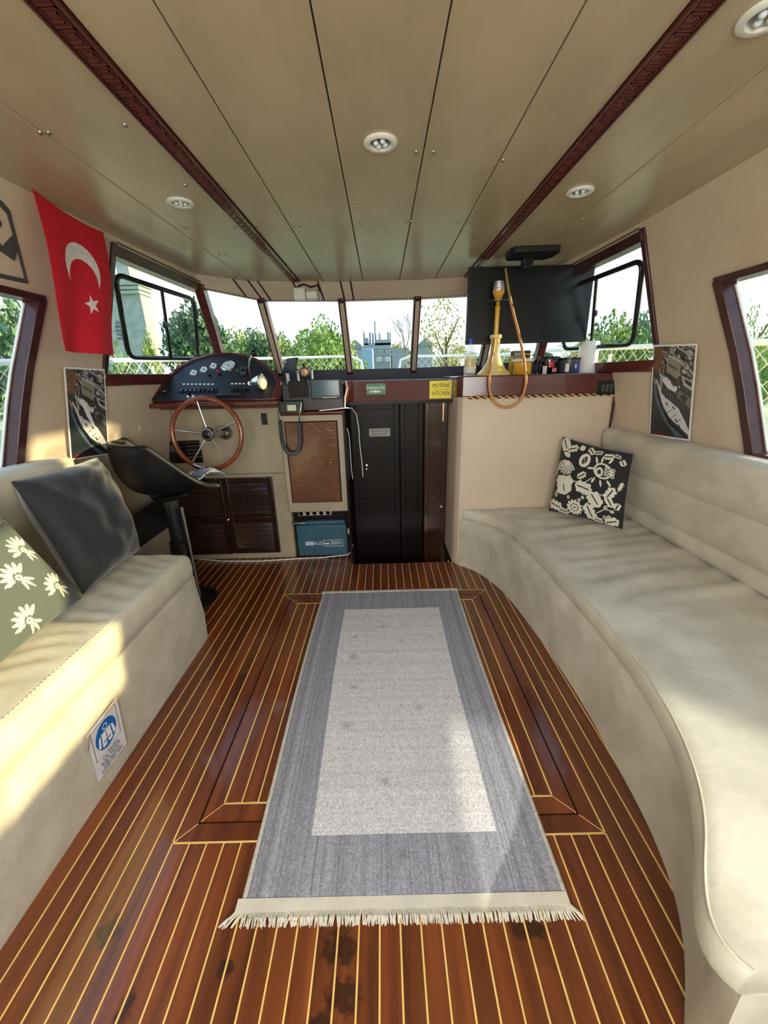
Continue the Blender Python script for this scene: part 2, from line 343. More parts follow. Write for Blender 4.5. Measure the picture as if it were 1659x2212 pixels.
# ================================================================== CEILING
CP = [(-1.2, 2.85), (-.92, 3.1), (-.3, 3.2), (.3, 3.2), (.92, 3.1), (1.2, 2.85)]
def cy(x):
    for (a, ya), (b, yb) in zip(CP, CP[1:]):
        if a <= x <= b: return ya+(yb-ya)*(x-a)/(b-a)
    return 2.85-.3*max(0, abs(x)-1.2)*8
ceiling = struct(finish('ceiling', MB().box(-1.36, 1.36, -1.8, 2.7, 1.966, 2.02).prism([(-1.36, 2.7, 1.966), (1.36, 2.7, 1.966), (1.28, 3.1, 1.966), (.95, 3.35, 1.966), (-.95, 3.35, 1.966), (-1.28, 3.1, 1.966)], (0, 0, .054)), M['gap'], origin=(0, 0, 1.95)))
edges = [(-1.262, -.905), (-.905, -.613), (-.557, -.395), (-.395, -.113), (-.113, .148), (.148, .40), (.40, .60), (.655, .905), (.905, 1.262)]
for a, b in edges:
    a2, b2 = a+.0015, b-.0015; P = [(a2, -1.79), (b2, -1.79)]
    if b > 1.2: P += [(1.262, 2.25), (1.19, 2.86), (a2, cy(a2))]
    elif a < -1.2: P += [(b2, cy(b2)), (-1.19, 2.86), (-1.262, 2.25)]
    else: P += [(b2, cy(b2)), (a2, cy(a2))]
    finish('panel', MB().prism([(p[0], p[1], 1.95) for p in P], (0, 0, .016)), M['ceil'], ceiling, bev=.003)
for u, v in [(270, 270), (87, 286), (105, 286), (400, 400), (397, 492), (405, 492), (473, 549), (488, 549), (507, 490), (555, 488), (635, 487), (648, 487), (732, 485), (774, 447), (779, 482), (899, 328), (936, 328), (1087, 346), (877, 478), (888, 478), (987, 478), (1017, 478), (1222, 472), (1258, 473), (970, 549)]:
    p = px(u, v, Z=1.95); finish('screw', MB().lathe([(.0001, -.005), (.004, -.0045), (.0065, -.002), (.007, .001)], p, n=10), M['steel'], ceiling, smooth=40)
# two dark red strips with a key pattern
for i, (a, b) in enumerate([(-.613, -.557), (.60, .655)]):
    ye = cy((a+b)/2); t1 = struct(finish('trim_%d' % (i+1), MB().box(a+.001, b-.001, -1.79, ye, 1.944, 1.966), M['mahog']))
    t1['label'] = 'dark red carved wooden ceiling strip, '+('left' if i == 0 else 'right')
    r = MB().box(a+.001, a+.006, -1.79, ye, 1.939, 1.945).box(b-.006, b-.001, -1.79, ye, 1.939, 1.945)
    finish('side_rail', r, M['mahog'], t1)
    k = MB(); y = .2; c = (a+b)/2; h = .016; th = .0022
    while y < ye-.05:
        seg = [((-h, 0), (-h, .030)), ((-h, .030), (h*.55, .030)), ((h*.55, .030), (h*.55, .012)), ((h*.55, .012), (-h*.35, .012)), ((h, 0), (h, .042)), ((-h, 0), (h, 0)), ((h, .042), (-h, .042))]
        for (x1, y1), (x2, y2) in seg:
            k.box(c+min(x1, x2)-th/2, c+max(x1, x2)+th/2, y+min(y1, y2)-th/2, y+max(y1, y2)+th/2, 1.9415, 1.9445)
        y += .048
    stuff(finish('key_pattern', k, M['mahog'], t1))

# ================================================================== SIDE WALLS
def wallquad(mb, s, q, th=.05, n=6):
    # q: (y,z) BL, BR, TR, TL
    P = []
    for i in range(n+1):
        f = i/n; yl = q[0][0]+(q[3][0]-q[0][0])*f; zl = q[0][1]+(q[3][1]-q[0][1])*f; yr = q[1][0]+(q[2][0]-q[1][0])*f; zr = q[1][1]+(q[2][1]-q[1][1])*f
        row = [wp(s, yl+(yr-yl)*j/4, zl+(zr-zl)*j/4) for j in range(5)]; back = [wp(s, yl+(yr-yl)*j/4, zl+(zr-zl)*j/4, th) for j in range(4, -1, -1)]
        P.append(row+back)
    mb.grid(P, cv=True, cap=True)
NW = [(1.60, .952), (1.752, 1.625)]   # near window front jamb bottom/top (y,z)
NWr = -.45                              # its aft edge
for s, nm in ((-1, 'wall_left'), (1, 'wall_right')):
    b = MB()
    for q in [[(-1.8, 0), (NWr, 0), (NWr, 1.95), (-1.8, 1.95)],
              [(NWr, 0), (1.60, 0), (1.60, .952), (NWr, .952)], [(NWr, 1.625), (1.752, 1.625), (1.752, 1.95), (NWr, 1.95)],
              [(1.60, 0), (2.145, 0), (2.145, .952), (1.60, .952)], [(1.60, .952), (2.145, .952), (2.145, 1.625), (1.752, 1.625)], [(1.752, 1.625), (2.145, 1.625), (2.145, 1.95), (1.752, 1.95)],
              [(2.145, 0), (3.5, 0), (3.5, 1.30), (2.145, 1.30)], [(2.145, 1.915), (2.97, 1.90), (2.97, 1.95), (2.145, 1.95)]]:
        wallquad(b, s, q)
    struct(finish(nm, b, M['wall'], smooth=30, origin=(s*1.5, 0, 0)))
bw = MB().box(-1.75, -.62, -1.16, -1.12, 0, 1.966).box(.62, 1.75, -1.16, -1.12, 0, 1.966).box(-.62, .62, -1.16, -1.12, 1.88, 1.966)
struct(finish('wall_back', bw, M['wall'], origin=(0, -1.14, 0)))
# window frames of the side walls
def bar(mb, s, pa, pb, wy, din=.012, dout=.06):
    """timber along the wall from pa to pb (y,z); wy = half width across"""
    (ya, za), (yb, zb) = pa, pb; d = Vector((0, yb-ya, zb-za)).normalized(); nrm = Vector((0, -d.z, d.y))*wy; N = 5; rows = []
    for i in range(N+1):
        f = i/N; y, z = ya+(yb-ya)*f, za+(zb-za)*f
        rows.append([wp(s, y+nrm.y, z+nrm.z, -din), wp(s, y-nrm.y, z-nrm.z, -din), wp(s, y-nrm.y, z-nrm.z, dout), wp(s, y+nrm.y, z+nrm.z, dout)])
    mb.grid(rows, cv=True, cap=True)
wn = 1
for s in (-1, 1):
    # near window
    W_ = struct(finish('window_%d' % wn, None or MB().grid([[wp(s, NWr, .952, .05), wp(s, 1.60, .952, .05)], [wp(s, NWr, 1.3, .05), wp(s, 1.675, 1.3, .05)], [wp(s, NWr, 1.625, .05), wp(s, 1.752, 1.625, .05)]]), M['glass'])); wn += 1
    f = MB(); bar(f, s, (1.60, .952), (1.752, 1.625), .02, .012, .055); finish('jamb', f, M['frame'], W_, bev=.003)
    f = MB(); bar(f, s, (NWr, 1.625), (1.765, 1.625), .012, .012, .055); finish('frame_top', f, M['frame'], W_, bev=.003)
    f = MB(); bar(f, s, (NWr, .952), (1.6, .952), .014, .012, .055); finish('sill', f, M['mahog'], W_, bev=.003)
    f = MB(); bar(f, s, (1.576, .972), (1.724, 1.605), .003, -.040, .05); finish('glazing_bead', f, M['rail'], W_)
    # forward side window, with a framed sliding pane inside the fixed glass
    W_ = struct(finish('window_%d' % wn, MB().grid([[wp(s, 2.145, 1.33, .03), wp(s, 3.42, 1.38, .03)], [wp(s, 2.145, 1.6, .03), wp(s, 3.2, 1.6, .03)], [wp(s, 2.145, 1.91, .03), wp(s, 2.96, 1.89, .03)]]), M['glass'])); wn += 1
    f = MB(); bar(f, s, (2.155, 1.31), (2.155, 1.925), .016); finish('jamb', f, M['frame'], W_, bev=.003)
    f = MB(); bar(f, s, (2.155, 1.895), (2.97, 1.885), .022, .015, .05); finish('frame_top', f, M['frame'], W_, bev=.003)
    f = MB(); bar(f, s, (2.14, 1.318), (3.48, 1.322), .03, .02, .06); finish('sill', f, M['mahog'], W_, bev=.004)
    f = MB()
    for i in range(46): f.lathe([(.001, -.004), (.005, 0), (.001, .004)], wp(s, 2.17+i*.0175, 1.928-.0003*i, -.014), axis=(0, 1, .6), n=6)
    stuff(finish('braid', f, M['frame'], W_))
    # rounded black frame
    cs = [(2.21, 1.81), (2.93, 1.815), (3.07, 1.455), (2.36, 1.435)]
    path = []
    for i in range(4):
        p0, p1, p2 = cs[i-1], cs[i], cs[(i+1) % 4]; r = .06
        a = Vector((p0[0]-p1[0], p0[1]-p1[1])).normalized(); b2 = Vector((p2[0]-p1[0], p2[1]-p1[1])).normalized(); q = Vector(p1)
        for k in range(6):
            t_ = k/5; e = (q+a*r)*(1-t_)**2+q*2*t_*(1-t_)+(q+b2*r)*t_**2; path.append((e.x, e.y))
    full = []
    for i in range(len(path)):
        (y1, z1), (y2, z2) = path[i], path[(i+1) % len(path)]
        m_ = 6 if math.hypot(y2-y1, z2-z1) > .1 else 1
        full += [wp(s, y1+(y2-y1)*k/m_, z1+(z2-z1)*k/m_, .02) for k in range(m_)]
    finish('sliding_frame', MB().tube(full, .013, 6, closed=True), M['black'], W_, smooth=60)
    finish('sliding_stile', MB().tube([wp(s, 2.575, 1.812, .014), wp(s, 2.66, 1.62, .014), wp(s, 2.735, 1.446, .014)], .009, 6), M['black'], W_, smooth=60)
    finish('latch', MB().lathe([(.001, -.01), (.018, -.008), (.018, .008), (.001, .012)], wp(s, 2.63, 1.63, .005), axis=(1, 0, 0), n=14), M['black'], W_, smooth=40)
    finish('sliding_pane', MB().grid([[wp(s, 2.38, 1.45, .022), wp(s, 3.05, 1.46, .022)], [wp(s, 2.23, 1.8, .022), wp(s, 2.92, 1.81, .022)]]), M['glass'], W_)

# ================================================================== FRONT
TP = [(-1.19, 2.96, 1.885), (-.868, 3.25, 1.85), (-.283, 3.32, 1.847), (.287, 3.32, 1.847), (.868, 3.25, 1.85), (1.19, 2.96, 1.885)]
BP = [(-1.285, 3.42, 1.40), (-.861, 3.57, 1.37), (-.274, 3.63, 1.365), (.281, 3.63, 1.365), (.861, 3.57, 1.37), (1.285, 3.42, 1.40)]
b = MB()
def valp(i, f, top):  # i index interval
    src = CP if top else TP
    a, c = src[i], src[i+1]; return Vector((a[0]+(c[0]-a[0])*f, a[1]+(c[1]-a[1])*f, 1.951 if top else a[2]+(c[2]-a[2])*f))
for i in range(5):
    A, B_, Cc, D = valp(i, 0, True), valp(i, 1, True), valp(i, 1, False), valp(i, 0, False); o_ = Vector((0, .04, 0))
    b.hexa([D-Vector((0, .02, 0)), Cc-Vector((0, .02, 0)), Cc+o_, D+o_, A, B_, B_+o_*3, A+o_*3])
# low kick panel under the windscreen and the cabin front below it
for i in range(5):
    A, B_ = Vector(BP[i]), Vector(BP[i+1]); dn = lambda p, z: Vector((p.x, p.y, z)); o_ = Vector((0, .05, 0))
    b.hexa([dn(A, 1.2), dn(B_, 1.2), dn(B_, 1.2)+o_, dn(A, 1.2)+o_, A-Vector((0, 0, .01)), B_-Vector((0, 0, .01)), B_+o_-Vector((0, 0, .01)), A+o_-Vector((0, 0, .01))])
front = struct(finish('wall_front', b, M['wallpink'], origin=(0, 3.3, 1.2)))
for i in range(5):
    A, B_ = Vector(BP[i]), Vector(BP[i+1]); f = Vector((0, -.004, 0)); A2 = Vector((A.x, A.y, 1.25)); B2 = Vector((B_.x, B_.y, 1.25))
    finish('kick_panel', MB().hexa([A2+f, B2+f, B2, A2, A+f, B_+f, B_, A]), M['navy'], front)
for (i, fr) in [(1, .02), (1, .12), (0, .75), (1, .5), (1, .78), (2, .04), (2, .16)]:
    A, D = valp(i, fr, True), valp(i, fr, False); dx = Vector((.006, 0, 0)); f = Vector((0, -.024, 0)); f2 = Vector((0, -.004, 0))
    finish('strap', MB().hexa([D-dx+f, D+dx+f, D+dx, D-dx, A-dx+f2, A+dx+f2, A+dx, A-dx]), M['frame'], front)
f = MB()
for i in range(5):
    A, B_ = Vector(TP[i]), Vector(TP[i+1]); N = 26
    for k in range(N): f.lathe([(.001, -.006), (.005, 0), (.001, .006)], A.lerp(B_, (k+.5)/N)+Vector((0, -.024, .002)), axis=(1, 0, .5), n=5)
stuff(finish('braid', f, M['frame'], front))
for i in range(5):   # windscreen panes
    struct(finish('window_%d' % wn, MB().grid([[Vector(BP[i])+Vector((0, .02, 0)), Vector(BP[i+1])+Vector((0, .02, 0))], [Vector(TP[i])+Vector((0, .02, 0)), Vector(TP[i+1])+Vector((0, .02, 0))]]), M['glass'])); wn += 1
for i in range(6):   # mullions
    A, B_ = Vector(BP[i]), Vector(TP[i]); hw = .028 if i not in (0, 5) else .03; dx = Vector((hw, 0, 0)); fy = Vector((0, -.03, -.02)); by = Vector((0, .035, .02))
    ext = (B_-A).normalized()*.03
    mt = M['mahog'] if i in (0, 5) else M['frame']
    mu = struct(finish('trim_%d' % (i+3), MB().hexa([A-ext-dx+fy, A-ext+dx+fy, A-ext+dx+by, A-ext-dx+by, B_+ext-dx+fy, B_+ext+dx+fy, B_+ext+dx+by, B_+ext-dx+by]), mt, bev=.006))
    if i not in (0, 5):
        finish('leather_facing', MB().hexa([A-dx*.55+fy*1.15, A+dx*.55+fy*1.15, A+dx*.55+fy, A-dx*.55+fy, B_-dx*.55+fy*1.15, B_+dx*.55+fy*1.15, B_+dx*.55+fy, B_-dx*.55+fy]), M['wallpink'], mu)
        st = MB()
        for k in range(34):
            for e in (-.7, .7): st.lathe([(.0008, -.006), (.003, 0), (.0008, .006)], A.lerp(B_, (k+.5)/34)+dx*e+fy*1.1, axis=(.8*(1 if e > 0 else -1), 0, 1), n=5)
        stuff(finish('lacing', st, M['gap'], mu))

# dash shelf under the windscreen
shelf = finish('dash_shelf', MB().prism([(-.62, 2.76, 1.262), (.50, 2.76, 1.262), (.50, 3.0, 1.262), (1.3, 3.0, 1.262), (1.26, 3.42, 1.262), (.86, 3.56, 1.262), (.28, 3.62, 1.262), (-.28, 3.62, 1.262), (-.86, 3.56, 1.262), (-1.26, 3.42, 1.262), (-1.3, 3.0, 1.262), (-.62, 3.0, 1.262)], (0, 0, .012)), M['navy'])
tag(shelf, 'dark navy vinyl shelf under the front windows above the dark doors', 'shelf')
# header board over the companionway: curves forward on the left
pts = [(-.235, 2.66), (-.215, 2.72), (-.16, 2.75), (.49, 2.75)]; hb = MB(); rows = []
for (x_, y_) in pts: rows.append([(x_, y_, 1.142), (x_, y_, 1.272), (x_+.004, y_+.022, 1.272), (x_+.004, y_+.022, 1.142)])
hb.grid(rows, cv=True, cap=True)
header = tag(finish('header_board', hb, M['mahog'], smooth=50), 'glossy reddish-brown wooden board above the dark cabin doors', 'board')

# ================================================================== COMPANIONWAY
wl = MB().box(-.262, -.247, 2.64, 3.05, -.75, 1.10); struct(finish('stairwell_wall', wl, M['mahogdark']))
wl = MB().box(-.26, .50, 2.60, 3.0, -.78, -.75); struct(finish('stairwell_floor', wl, M['gap']))
wl = MB().box(-.24, .478, 2.585, 2.6, -.75, -.009); struct(finish('stairwell_riser', wl, M['gap']))
wl = MB().box(-.30, .53, 3.02, 3.04, -.75, 1.27); struct(finish('stairwell_wall', wl, M['mahogdark']))
wl = MB().box(-.245, .48, 2.772, 2.95, 1.12, 1.15); struct(finish('door_lintel', wl, M['mahogdark']))
def leaf_door(nm, x0, x1, y, zt=1.12, m=M['mahogdark']):
    d = struct(finish(nm, MB().box(x0, x1, y, y+.025, -.74, zt), m, bev=.003))
    f = MB(); w_ = .035
    for q in [(x0, x0+w_, -.74, zt), (x1-w_, x1, -.74, zt), (x0+w_, x1-w_, zt-w_*1.3, zt), (x0+w_, x1-w_, .35, .40)]: f.box(q[0], q[1], y-.010, y+.001, q[2], q[3])
    finish('door_frame', f, m, d, bev=.003); return d
d1 = leaf_door('door_1', -.235, .12, 2.95)
d2 = leaf_door('door_2', .13, .30, 2.965)
M['doorbrown'] = mat('door_brown', srgb(48, 24, 18), srgb(62, 32, 24), .2, scale=(30, 30, 3), coat=.4)
d3 = leaf_door('door_3', .31, .475, 2.93, m=M['doorbrown'])
finish('brass_strip', MB().box(.437, .447, 2.912, 2.92, .98, 1.11), M['brass'], d3)
p = px(792, 1004, Y=2.94); finish('door_handle', MB().lathe([(.006, 0), (.005, .018), (.012, .026), (.012, .034), (.001, .038)], (p.x, 2.94, p.z), axis=(0, -1, 0), n=14), M['chrome'], d1, smooth=40)
finish('keyhole', MB().lathe([(.006, 0), (.006, .004), (.001, .005)], (p.x-.003, 2.94, p.z-.035), axis=(0, -1, 0), n=10), M['chrome'], d1)
q = px(954, 1095, Y=2.9); finish('door_handle', MB().box(q.x-.014, q.x+.010, 2.895, 2.92, q.z-.006, q.z+.006), M['chrome'], d3, bev=.002)
a = px(797, 926, Y=2.938); c_ = px(843, 942, Y=2.938)
pt = thing('door_plate', 'small grey sign plate on the black cabin door', 'sign', ((a.x+c_.x)/2, 2.938, c_.z))
finish('plate', MB().box(a.x, c_.x, 2.934, 2.940, c_.z, a.z), plain('plate_grey', srgb(150, 148, 144), .4), pt)
text('EMERGENCY DOOR', .021, ((a.x+c_.x)/2, 2.934, a.z*.68+c_.z*.32), (1, 0, 0), (0, 0, 1), M['ink'], pt, squash=.72)
text('EMERGENCY EXIT', .019, ((a.x+c_.x)/2, 2.934, a.z*.28+c_.z*.72), (1, 0, 0), (0, 0, 1), M['ink'], pt, squash=.72)
# exit sign and kitchen sign on the header board
a, c_ = px(791, 829, Y=2.745), px(833, 852, Y=2.745)
ex = thing('exit_sign', 'small green emergency exit sign on the wooden header board', 'sign', ((a.x+c_.x)/2, 2.745, c_.z))
finish('plate', MB().box(a.x, c_.x, 2.743, 2.749, c_.z, a.z), M['exit'], ex)
text('Emergency Exit', .036, ((a.x+c_.x)/2, 2.743, a.z-.026), (1, 0, 0), (0, 0, 1), M['white'], ex, squash=.56)
mx_, zc = (a.x+c_.x)/2, c_.z+.020
finish('arrow', MB().prism([(mx_-.045, 2.7425, zc-.004), (mx_-.008, 2.7425, zc-.004), (mx_-.008, 2.7425, zc-.009), (mx_+.044, 2.7425, zc), (mx_-.008, 2.7425, zc+.009), (mx_-.008, 2.7425, zc+.004), (mx_-.045, 2.7425, zc+.004)], (0, .001, 0)), M['white'], ex)
a, c_ = px(928, 823, Y=2.742), px(974, 860, Y=2.742)
ki = thing('kitchen_sign', 'yellow sign with black letters beside the counter', 'sign', ((a.x+c_.x)/2, 2.742, c_.z))
finish('plate', MB().box(a.x, c_.x, 2.740, 2.747, c_.z, a.z), M['yellow'], ki)
finish('divider', MB().box(a.x+.02, c_.x-.02, 2.7393, 2.7401, (a.z+c_.z)/2-.0008, (a.z+c_.z)/2+.0008), M['ink'], ki)
text('MUTFAK', .036, ((a.x+c_.x)/2+.004, 2.740, a.z-.032), (1, 0, 0), (0, 0, 1), M['ink'], ki, squash=.84)
text('KITCHEN', .036, ((a.x+c_.x)/2+.006, 2.740, c_.z+.032), (1, 0, 0), (0, 0, 1), M['ink'], ki, squash=.78)

# ================================================================== COUNTER (right of the companionway)
cn = thing('galley_counter', 'beige padded counter cabinet with reddish wooden band right of the dark doors', 'counter', (.95, 2.8, 0))
fp = [(.484, 3.2), (.484, 2.62), (.490, 2.59), (.512, 2.562), (.54, 2.555), (1.64, 2.555), (1.5, 3.2)]
rows = [[(x_ if x_ < 1.2 else min(x_, wx(z_, y_)-.003), y_, z_) for x_, y_ in fp] for z_ in (0, .3, .6, .9, 1.17)]
finish('body', MB().grid(rows, cv=True, cap=True), M['wallpink'], cn, smooth=35)
fp2 = [(.472, 3.25), (.472, 2.615), (.479, 2.575), (.505, 2.543), (.54, 2.535), (1.462, 2.535), (1.40, 3.25)]
finish('wooden_band', MB().prism([(x_, y_, 1.165) for x_, y_ in fp2], (0, 0, .124)), M['mahog'], cn, bev=.006, smooth=35)
rp_ = MB(); N = 70
for st in range(2):
    pp = [(.54+(1.45-.54)*k/140, 2.534+.005*math.cos(k*.9+st*PI), 1.160+.005*math.sin(k*.9+st*PI)) for k in range(141)]
    finish('rope_trim', MB().tube(pp, .0042, 5), M['frame'] if st else M['inlay'], cn, smooth=60)
finish('corner_trim', MB().box(1.447, 1.458, 2.528, 2.54, .93, 1.289), M['frame'], cn)
a, c_ = px(1290, 823, Y=2.533), px(1330, 852, Y=2.533)
so_ = thing('wall_socket', 'black electrical socket on the right end of the wooden band', 'socket', ((a.x+c_.x)/2, 2.53, c_.z))
finish('plate', MB().box(a.x, c_.x, 2.525, 2.536, c_.z, a.z), M['black'], so_, bev=.003)
for k in range(3): finish('slot', MB().box(a.x+.03+k*.025, a.x+.045+k*.025, 2.522, 2.526, c_.z+.02, a.z-.02), M['coil'], so_)

# ================================================================== SOFA right
FCt = [(.54, 2.54), (.60, 2.50), (.673, 2.44), (.74, 2.33), (.79, 2.15), (.803, 1.9), (.803, 1.652), (.803, 1.244), (.785, .98), (.745, .79), (.695, .655), (.635, .55), (.56, .46), (.522, .40), (.520, .36), (.54, .335)]
def resample(P, n):
    P = [Vector((p[0], p[1], 0)) for p in P]; L = [0]
    # smooth
    for _ in range(2):
        Q = [P[0]]
        for a_, b_ in zip(P, P[1:]): Q += [a_.lerp(b_, .25), a_.lerp(b_, .75)]
        Q.append(P[-1]); P = Q
    for a_, b_ in zip(P, P[1:]): L.append(L[-1]+(b_-a_).length)
    out_ = []; j = 0
    for i in range(n):
        t_ = L[-1]*i/(n-1)
        while j < len(L)-2 and L[j+1] < t_: j += 1
        out_.append(P[j].lerp(P[j+1], (t_-L[j])/(L[j+1]-L[j])))
    return out_
sofa = thing('corner_sofa', 'long curved grey-beige leather sofa along the right wall', 'sofa', (1.2, 1.4, 0))
import mathutils.noise as mn
def nz(x_, y_, z_=0): return mn.noise(Vector((x_, y_, z_)))
FC = resample(FCt, 130); rows = []
for i, p in enumerate(FC):
    nx = Vector((1, 0, 0))
    if i < 6: pass
    Bx = min(1.60, wx(.42, p.y)-.005)
    T = []; inset = .0
    q0 = p
    prof = [(.015, .350), (.002, .358), (0, .372), (0, .398), (.006, .410), (.02, .419)]
    if i < 3 or i > 126: pass
    for dx_, z_ in prof: T.append(Vector((q0.x+dx_, q0.y, z_+.002*nz(q0.y*9, z_*8))))
    for k in range(1, 41):
        f_ = k/40; x_ = q0.x+.02+(Bx-q0.x-.02)*f_
        wr = .014*nz(x_*2.2+q0.y*1.2, q0.y*13-x_*3)*max(0, min(1, (q0.y-1.0)/.5))*min(1, f_*4)+.008*math.sin(f_*PI)*.8
        T.append(Vector((x_, q0.y-.0*f_, .421+wr)))
    T.append(Vector((Bx, q0.y, .35))); rows.append(T)
finish('seat_cushion', MB().grid(rows, cap=True, cv=True), M['leatherR'], sofa, smooth=60)
FB = [(.515, 2.55), (.56, 2.51), (.62, 2.45), (.70, 2.28), (.745, 2.1), (.782, 1.73), (.800, 1.4), (.795, 1.15), (.785, 1.0), (.775, .82), (.745, .668), (.70, .56), (.64, .47), (.59, .41), (.57, .35)]
rows = []
for p in resample(FB, 90):
    sc_ = 1.0; rows.append([Vector((p.x, p.y, 0)), Vector((p.x+.012, p.y, .12)), Vector((p.x+.006, p.y, .25)), Vector((p.x+.004, p.y, .335)), Vector((p.x+.02, p.y, .349)), Vector((min(1.6, wx(.3, p.y))-.005, p.y, .349)), Vector((1.6, p.y, 0))])
finish('base', MB().grid(rows, cap=True, cv=True), M['leatherR'], sofa, smooth=60)
# piping
finish('piping', MB().tube([(p.x+.012, p.y, .4165) for p in FC], .0028, 6), M['leather'], sofa, smooth=60)
# backrest
rows = []
prof = [(1.545, .425), (1.52, .428), (1.500, .455), (1.500, .49), (1.512, .515), (1.490, .535), (1.468, .58), (1.455, .64), (1.453, .69), (1.462, .722), (1.440, .74), (1.418, .80), (1.405, .86), (1.400, .915), (1.412, .948), (1.44, .958)]
NY = 60
for i in range(NY+1):
    y_ = .34+(2.535-.34)*i/NY; e = max(0, 1-(2.535-y_)/.03)
    rows.append([Vector((min(px_+.012*e+.003*nz(y_*4, pz_*6), wx(pz_, y_)-.004), y_, pz_)) for px_, pz_ in prof]+[Vector((wx(.958, y_)-.003, y_, .956)), Vector((wx(.43, y_)-.003, y_, .43))])
finish('backrest', MB().grid(rows, cap=True, cv=True), M['leatherR'], sofa, smooth=60)

# ================================================================== BENCH left
bench = thing('bench_seat', 'beige leather bench along the left wall', 'bench', (-1.2, .7, 0))
rows = []
for i in range(91):
    y_ = -.6+2.37*i/90; e = max(0, 1-(1.77-y_)/.05)*.012
    rows.append([Vector((-.965-.006*0, y_, .0)), Vector((-.957, y_, .15)), Vector((-.958-e, y_, .30)), Vector((-.960-e, y_, .372)), Vector((-.975-e, y_, .380)), Vector((-1.60, y_, .38)), Vector((-1.6, y_, 0))])
finish('base', MB().grid(rows, cap=True, cv=True), M['leather'], bench, smooth=50)
rows = []
for i in range(161):
    y_ = -.6+2.375*i/160; e = max(0, 1-(1.775-y_)/.04); e = e*e*.02
    T = [Vector((-.975-e, y_, .383)), Vector((-.960-e, y_, .392)), Vector((-.957-e, y_, .43)), Vector((-.960-e, y_, .475-e)), Vector((-.966-e, y_, .490-e)), Vector((-.978-e, y_, .499-e))]
    for k in range(1, 36):
        f_ = k/35; x_ = -.978-e-(1.52-.978)*f_
        # gathered folds running back from the front edge
        amp = .0085*min(1, f_*6)*max(0, 1-f_*1.1)*(1 if y_ < 1.25 else .35)
        wr = amp*(math.sin(y_*75+9*nz(y_*2.5, x_*3)+x_*16)+.8*nz(y_*30+x_*5, x_*4))+.006*math.sin(PI*f_)
        T.append(Vector((x_, y_, .501-e+wr)))
    T.append(Vector((-1.56, y_, .383))); rows.append(T)
finish('seat_cushion', MB().grid(rows, cap=True, cv=True), M['leather'], bench, smooth=60)
st = MB()
for k in range(150): y_ = -.3+k*.0135; st.tube([(-.982, y_, .503), (-.982, y_+.007, .503)], .0011, 4)
stuff(finish('stitching', st, M['paper'], bench))
rows = []
prof = [(1.51, .515), (1.47, .56), (1.452, .64), (1.45, .70), (1.456, .73), (1.435, .76), (1.40, .85), (1.385, .93), (1.388, .975), (1.41, .995), (1.44, .998)]
for i in range(50):
    y_ = -.6+2.36*i/49; e = max(0, 1-(1.76-y_)/.04)
    rows.append([Vector((-min(px_+.015*e, wx(pz_, y_)-.004), y_, pz_+.004*nz(y_*5, 3))) for px_, pz_ in prof]+[Vector((-wx(.99, y_)+.003, y_, .996)), Vector((-wx(.52, y_)+.003, y_, .52))])
finish('backrest', MB().grid(rows, cap=True, cv=True), M['leather'], bench, smooth=60)
# notice on the bench front
nc = thing('paper_notice', 'white paper notice with a blue life jacket symbol taped to the left bench front', 'notice', (-.955, 1.0, .07))
TL, TR, BR, BL = [Vector((-.950, *yz)) for yz in [(.932, .262), (1.084, .266), (1.067, .078), (.918, .080)]]
r = Ras(90, 116, srgb(238, 240, 240)); bl = srgb(14, 110, 196)[:3]; wh = (1, 1, 1)
for e in [(.1, .06, .9, .06), (.1, .66, .9, .66), (.1, .06, .1, .66), (.9, .06, .9, .66)]: r.line(*e, .006, srgb(150, 130, 130))
r.ell(.5, .36, .33, .26, bl); r.ell(.5, .22, .075, .055, wh); r.ell(.5, .22, .055, .04, bl)
r.poly([(.36, .29), (.64, .29), (.66, .56), (.54, .56), (.5, .46), (.46, .56), (.34, .56)], wh); r.poly([(.27, .33), (.33, .30), (.30, .52), (.22, .50)], wh); r.poly([(.73, .33), (.67, .30), (.70, .52), (.78, .50)], wh)
r.line(.5, .31, .5, .45, .012, bl); r.line(.4, .48, .6, .48, .012, bl)
sheet('paper', r, bil([TL, TR, BR, BL]), M['print'], nc)
S = bil([TL, TR, BR, BL]); xd = (TR-TL).normalized(); yd = (TL-BL).normalized()
for s_, f_, z_, w_ in [('Can Yelekleri', .72, .017, .8), ('Koltuk Altindadir', .79, .017, .8), ('Life Jackets', .86, .019, .95), ('Under the seat', .93, .019, .9)]:
    text(s_, z_, S(.5, f_), xd, yd, M['inkblue'], nc, thick=.001, squash=w_)
finish('tape', MB().add([S(.55, -.01)+Vector((.001, 0, 0)), S(.95, -.03)+Vector((.001, 0, 0)), S(.97, .04)+Vector((.001, 0, 0)), S(.58, .05)+Vector((.001, 0, 0))], [(0, 1, 2, 3)]), plain('tape', srgb(206, 190, 170), .3), nc)
finish('tape', MB().add([S(-.12, .28)+Vector((.004, 0, 0)), S(.02, -.02)+Vector((.001, 0, 0)), S(.10, .03)+Vector((.001, 0, 0)), S(.0, .27)+Vector((.001, 0, 0))], [(0, 1, 2, 3)]), plain('tape_2', srgb(206, 190, 170), .3), nc)

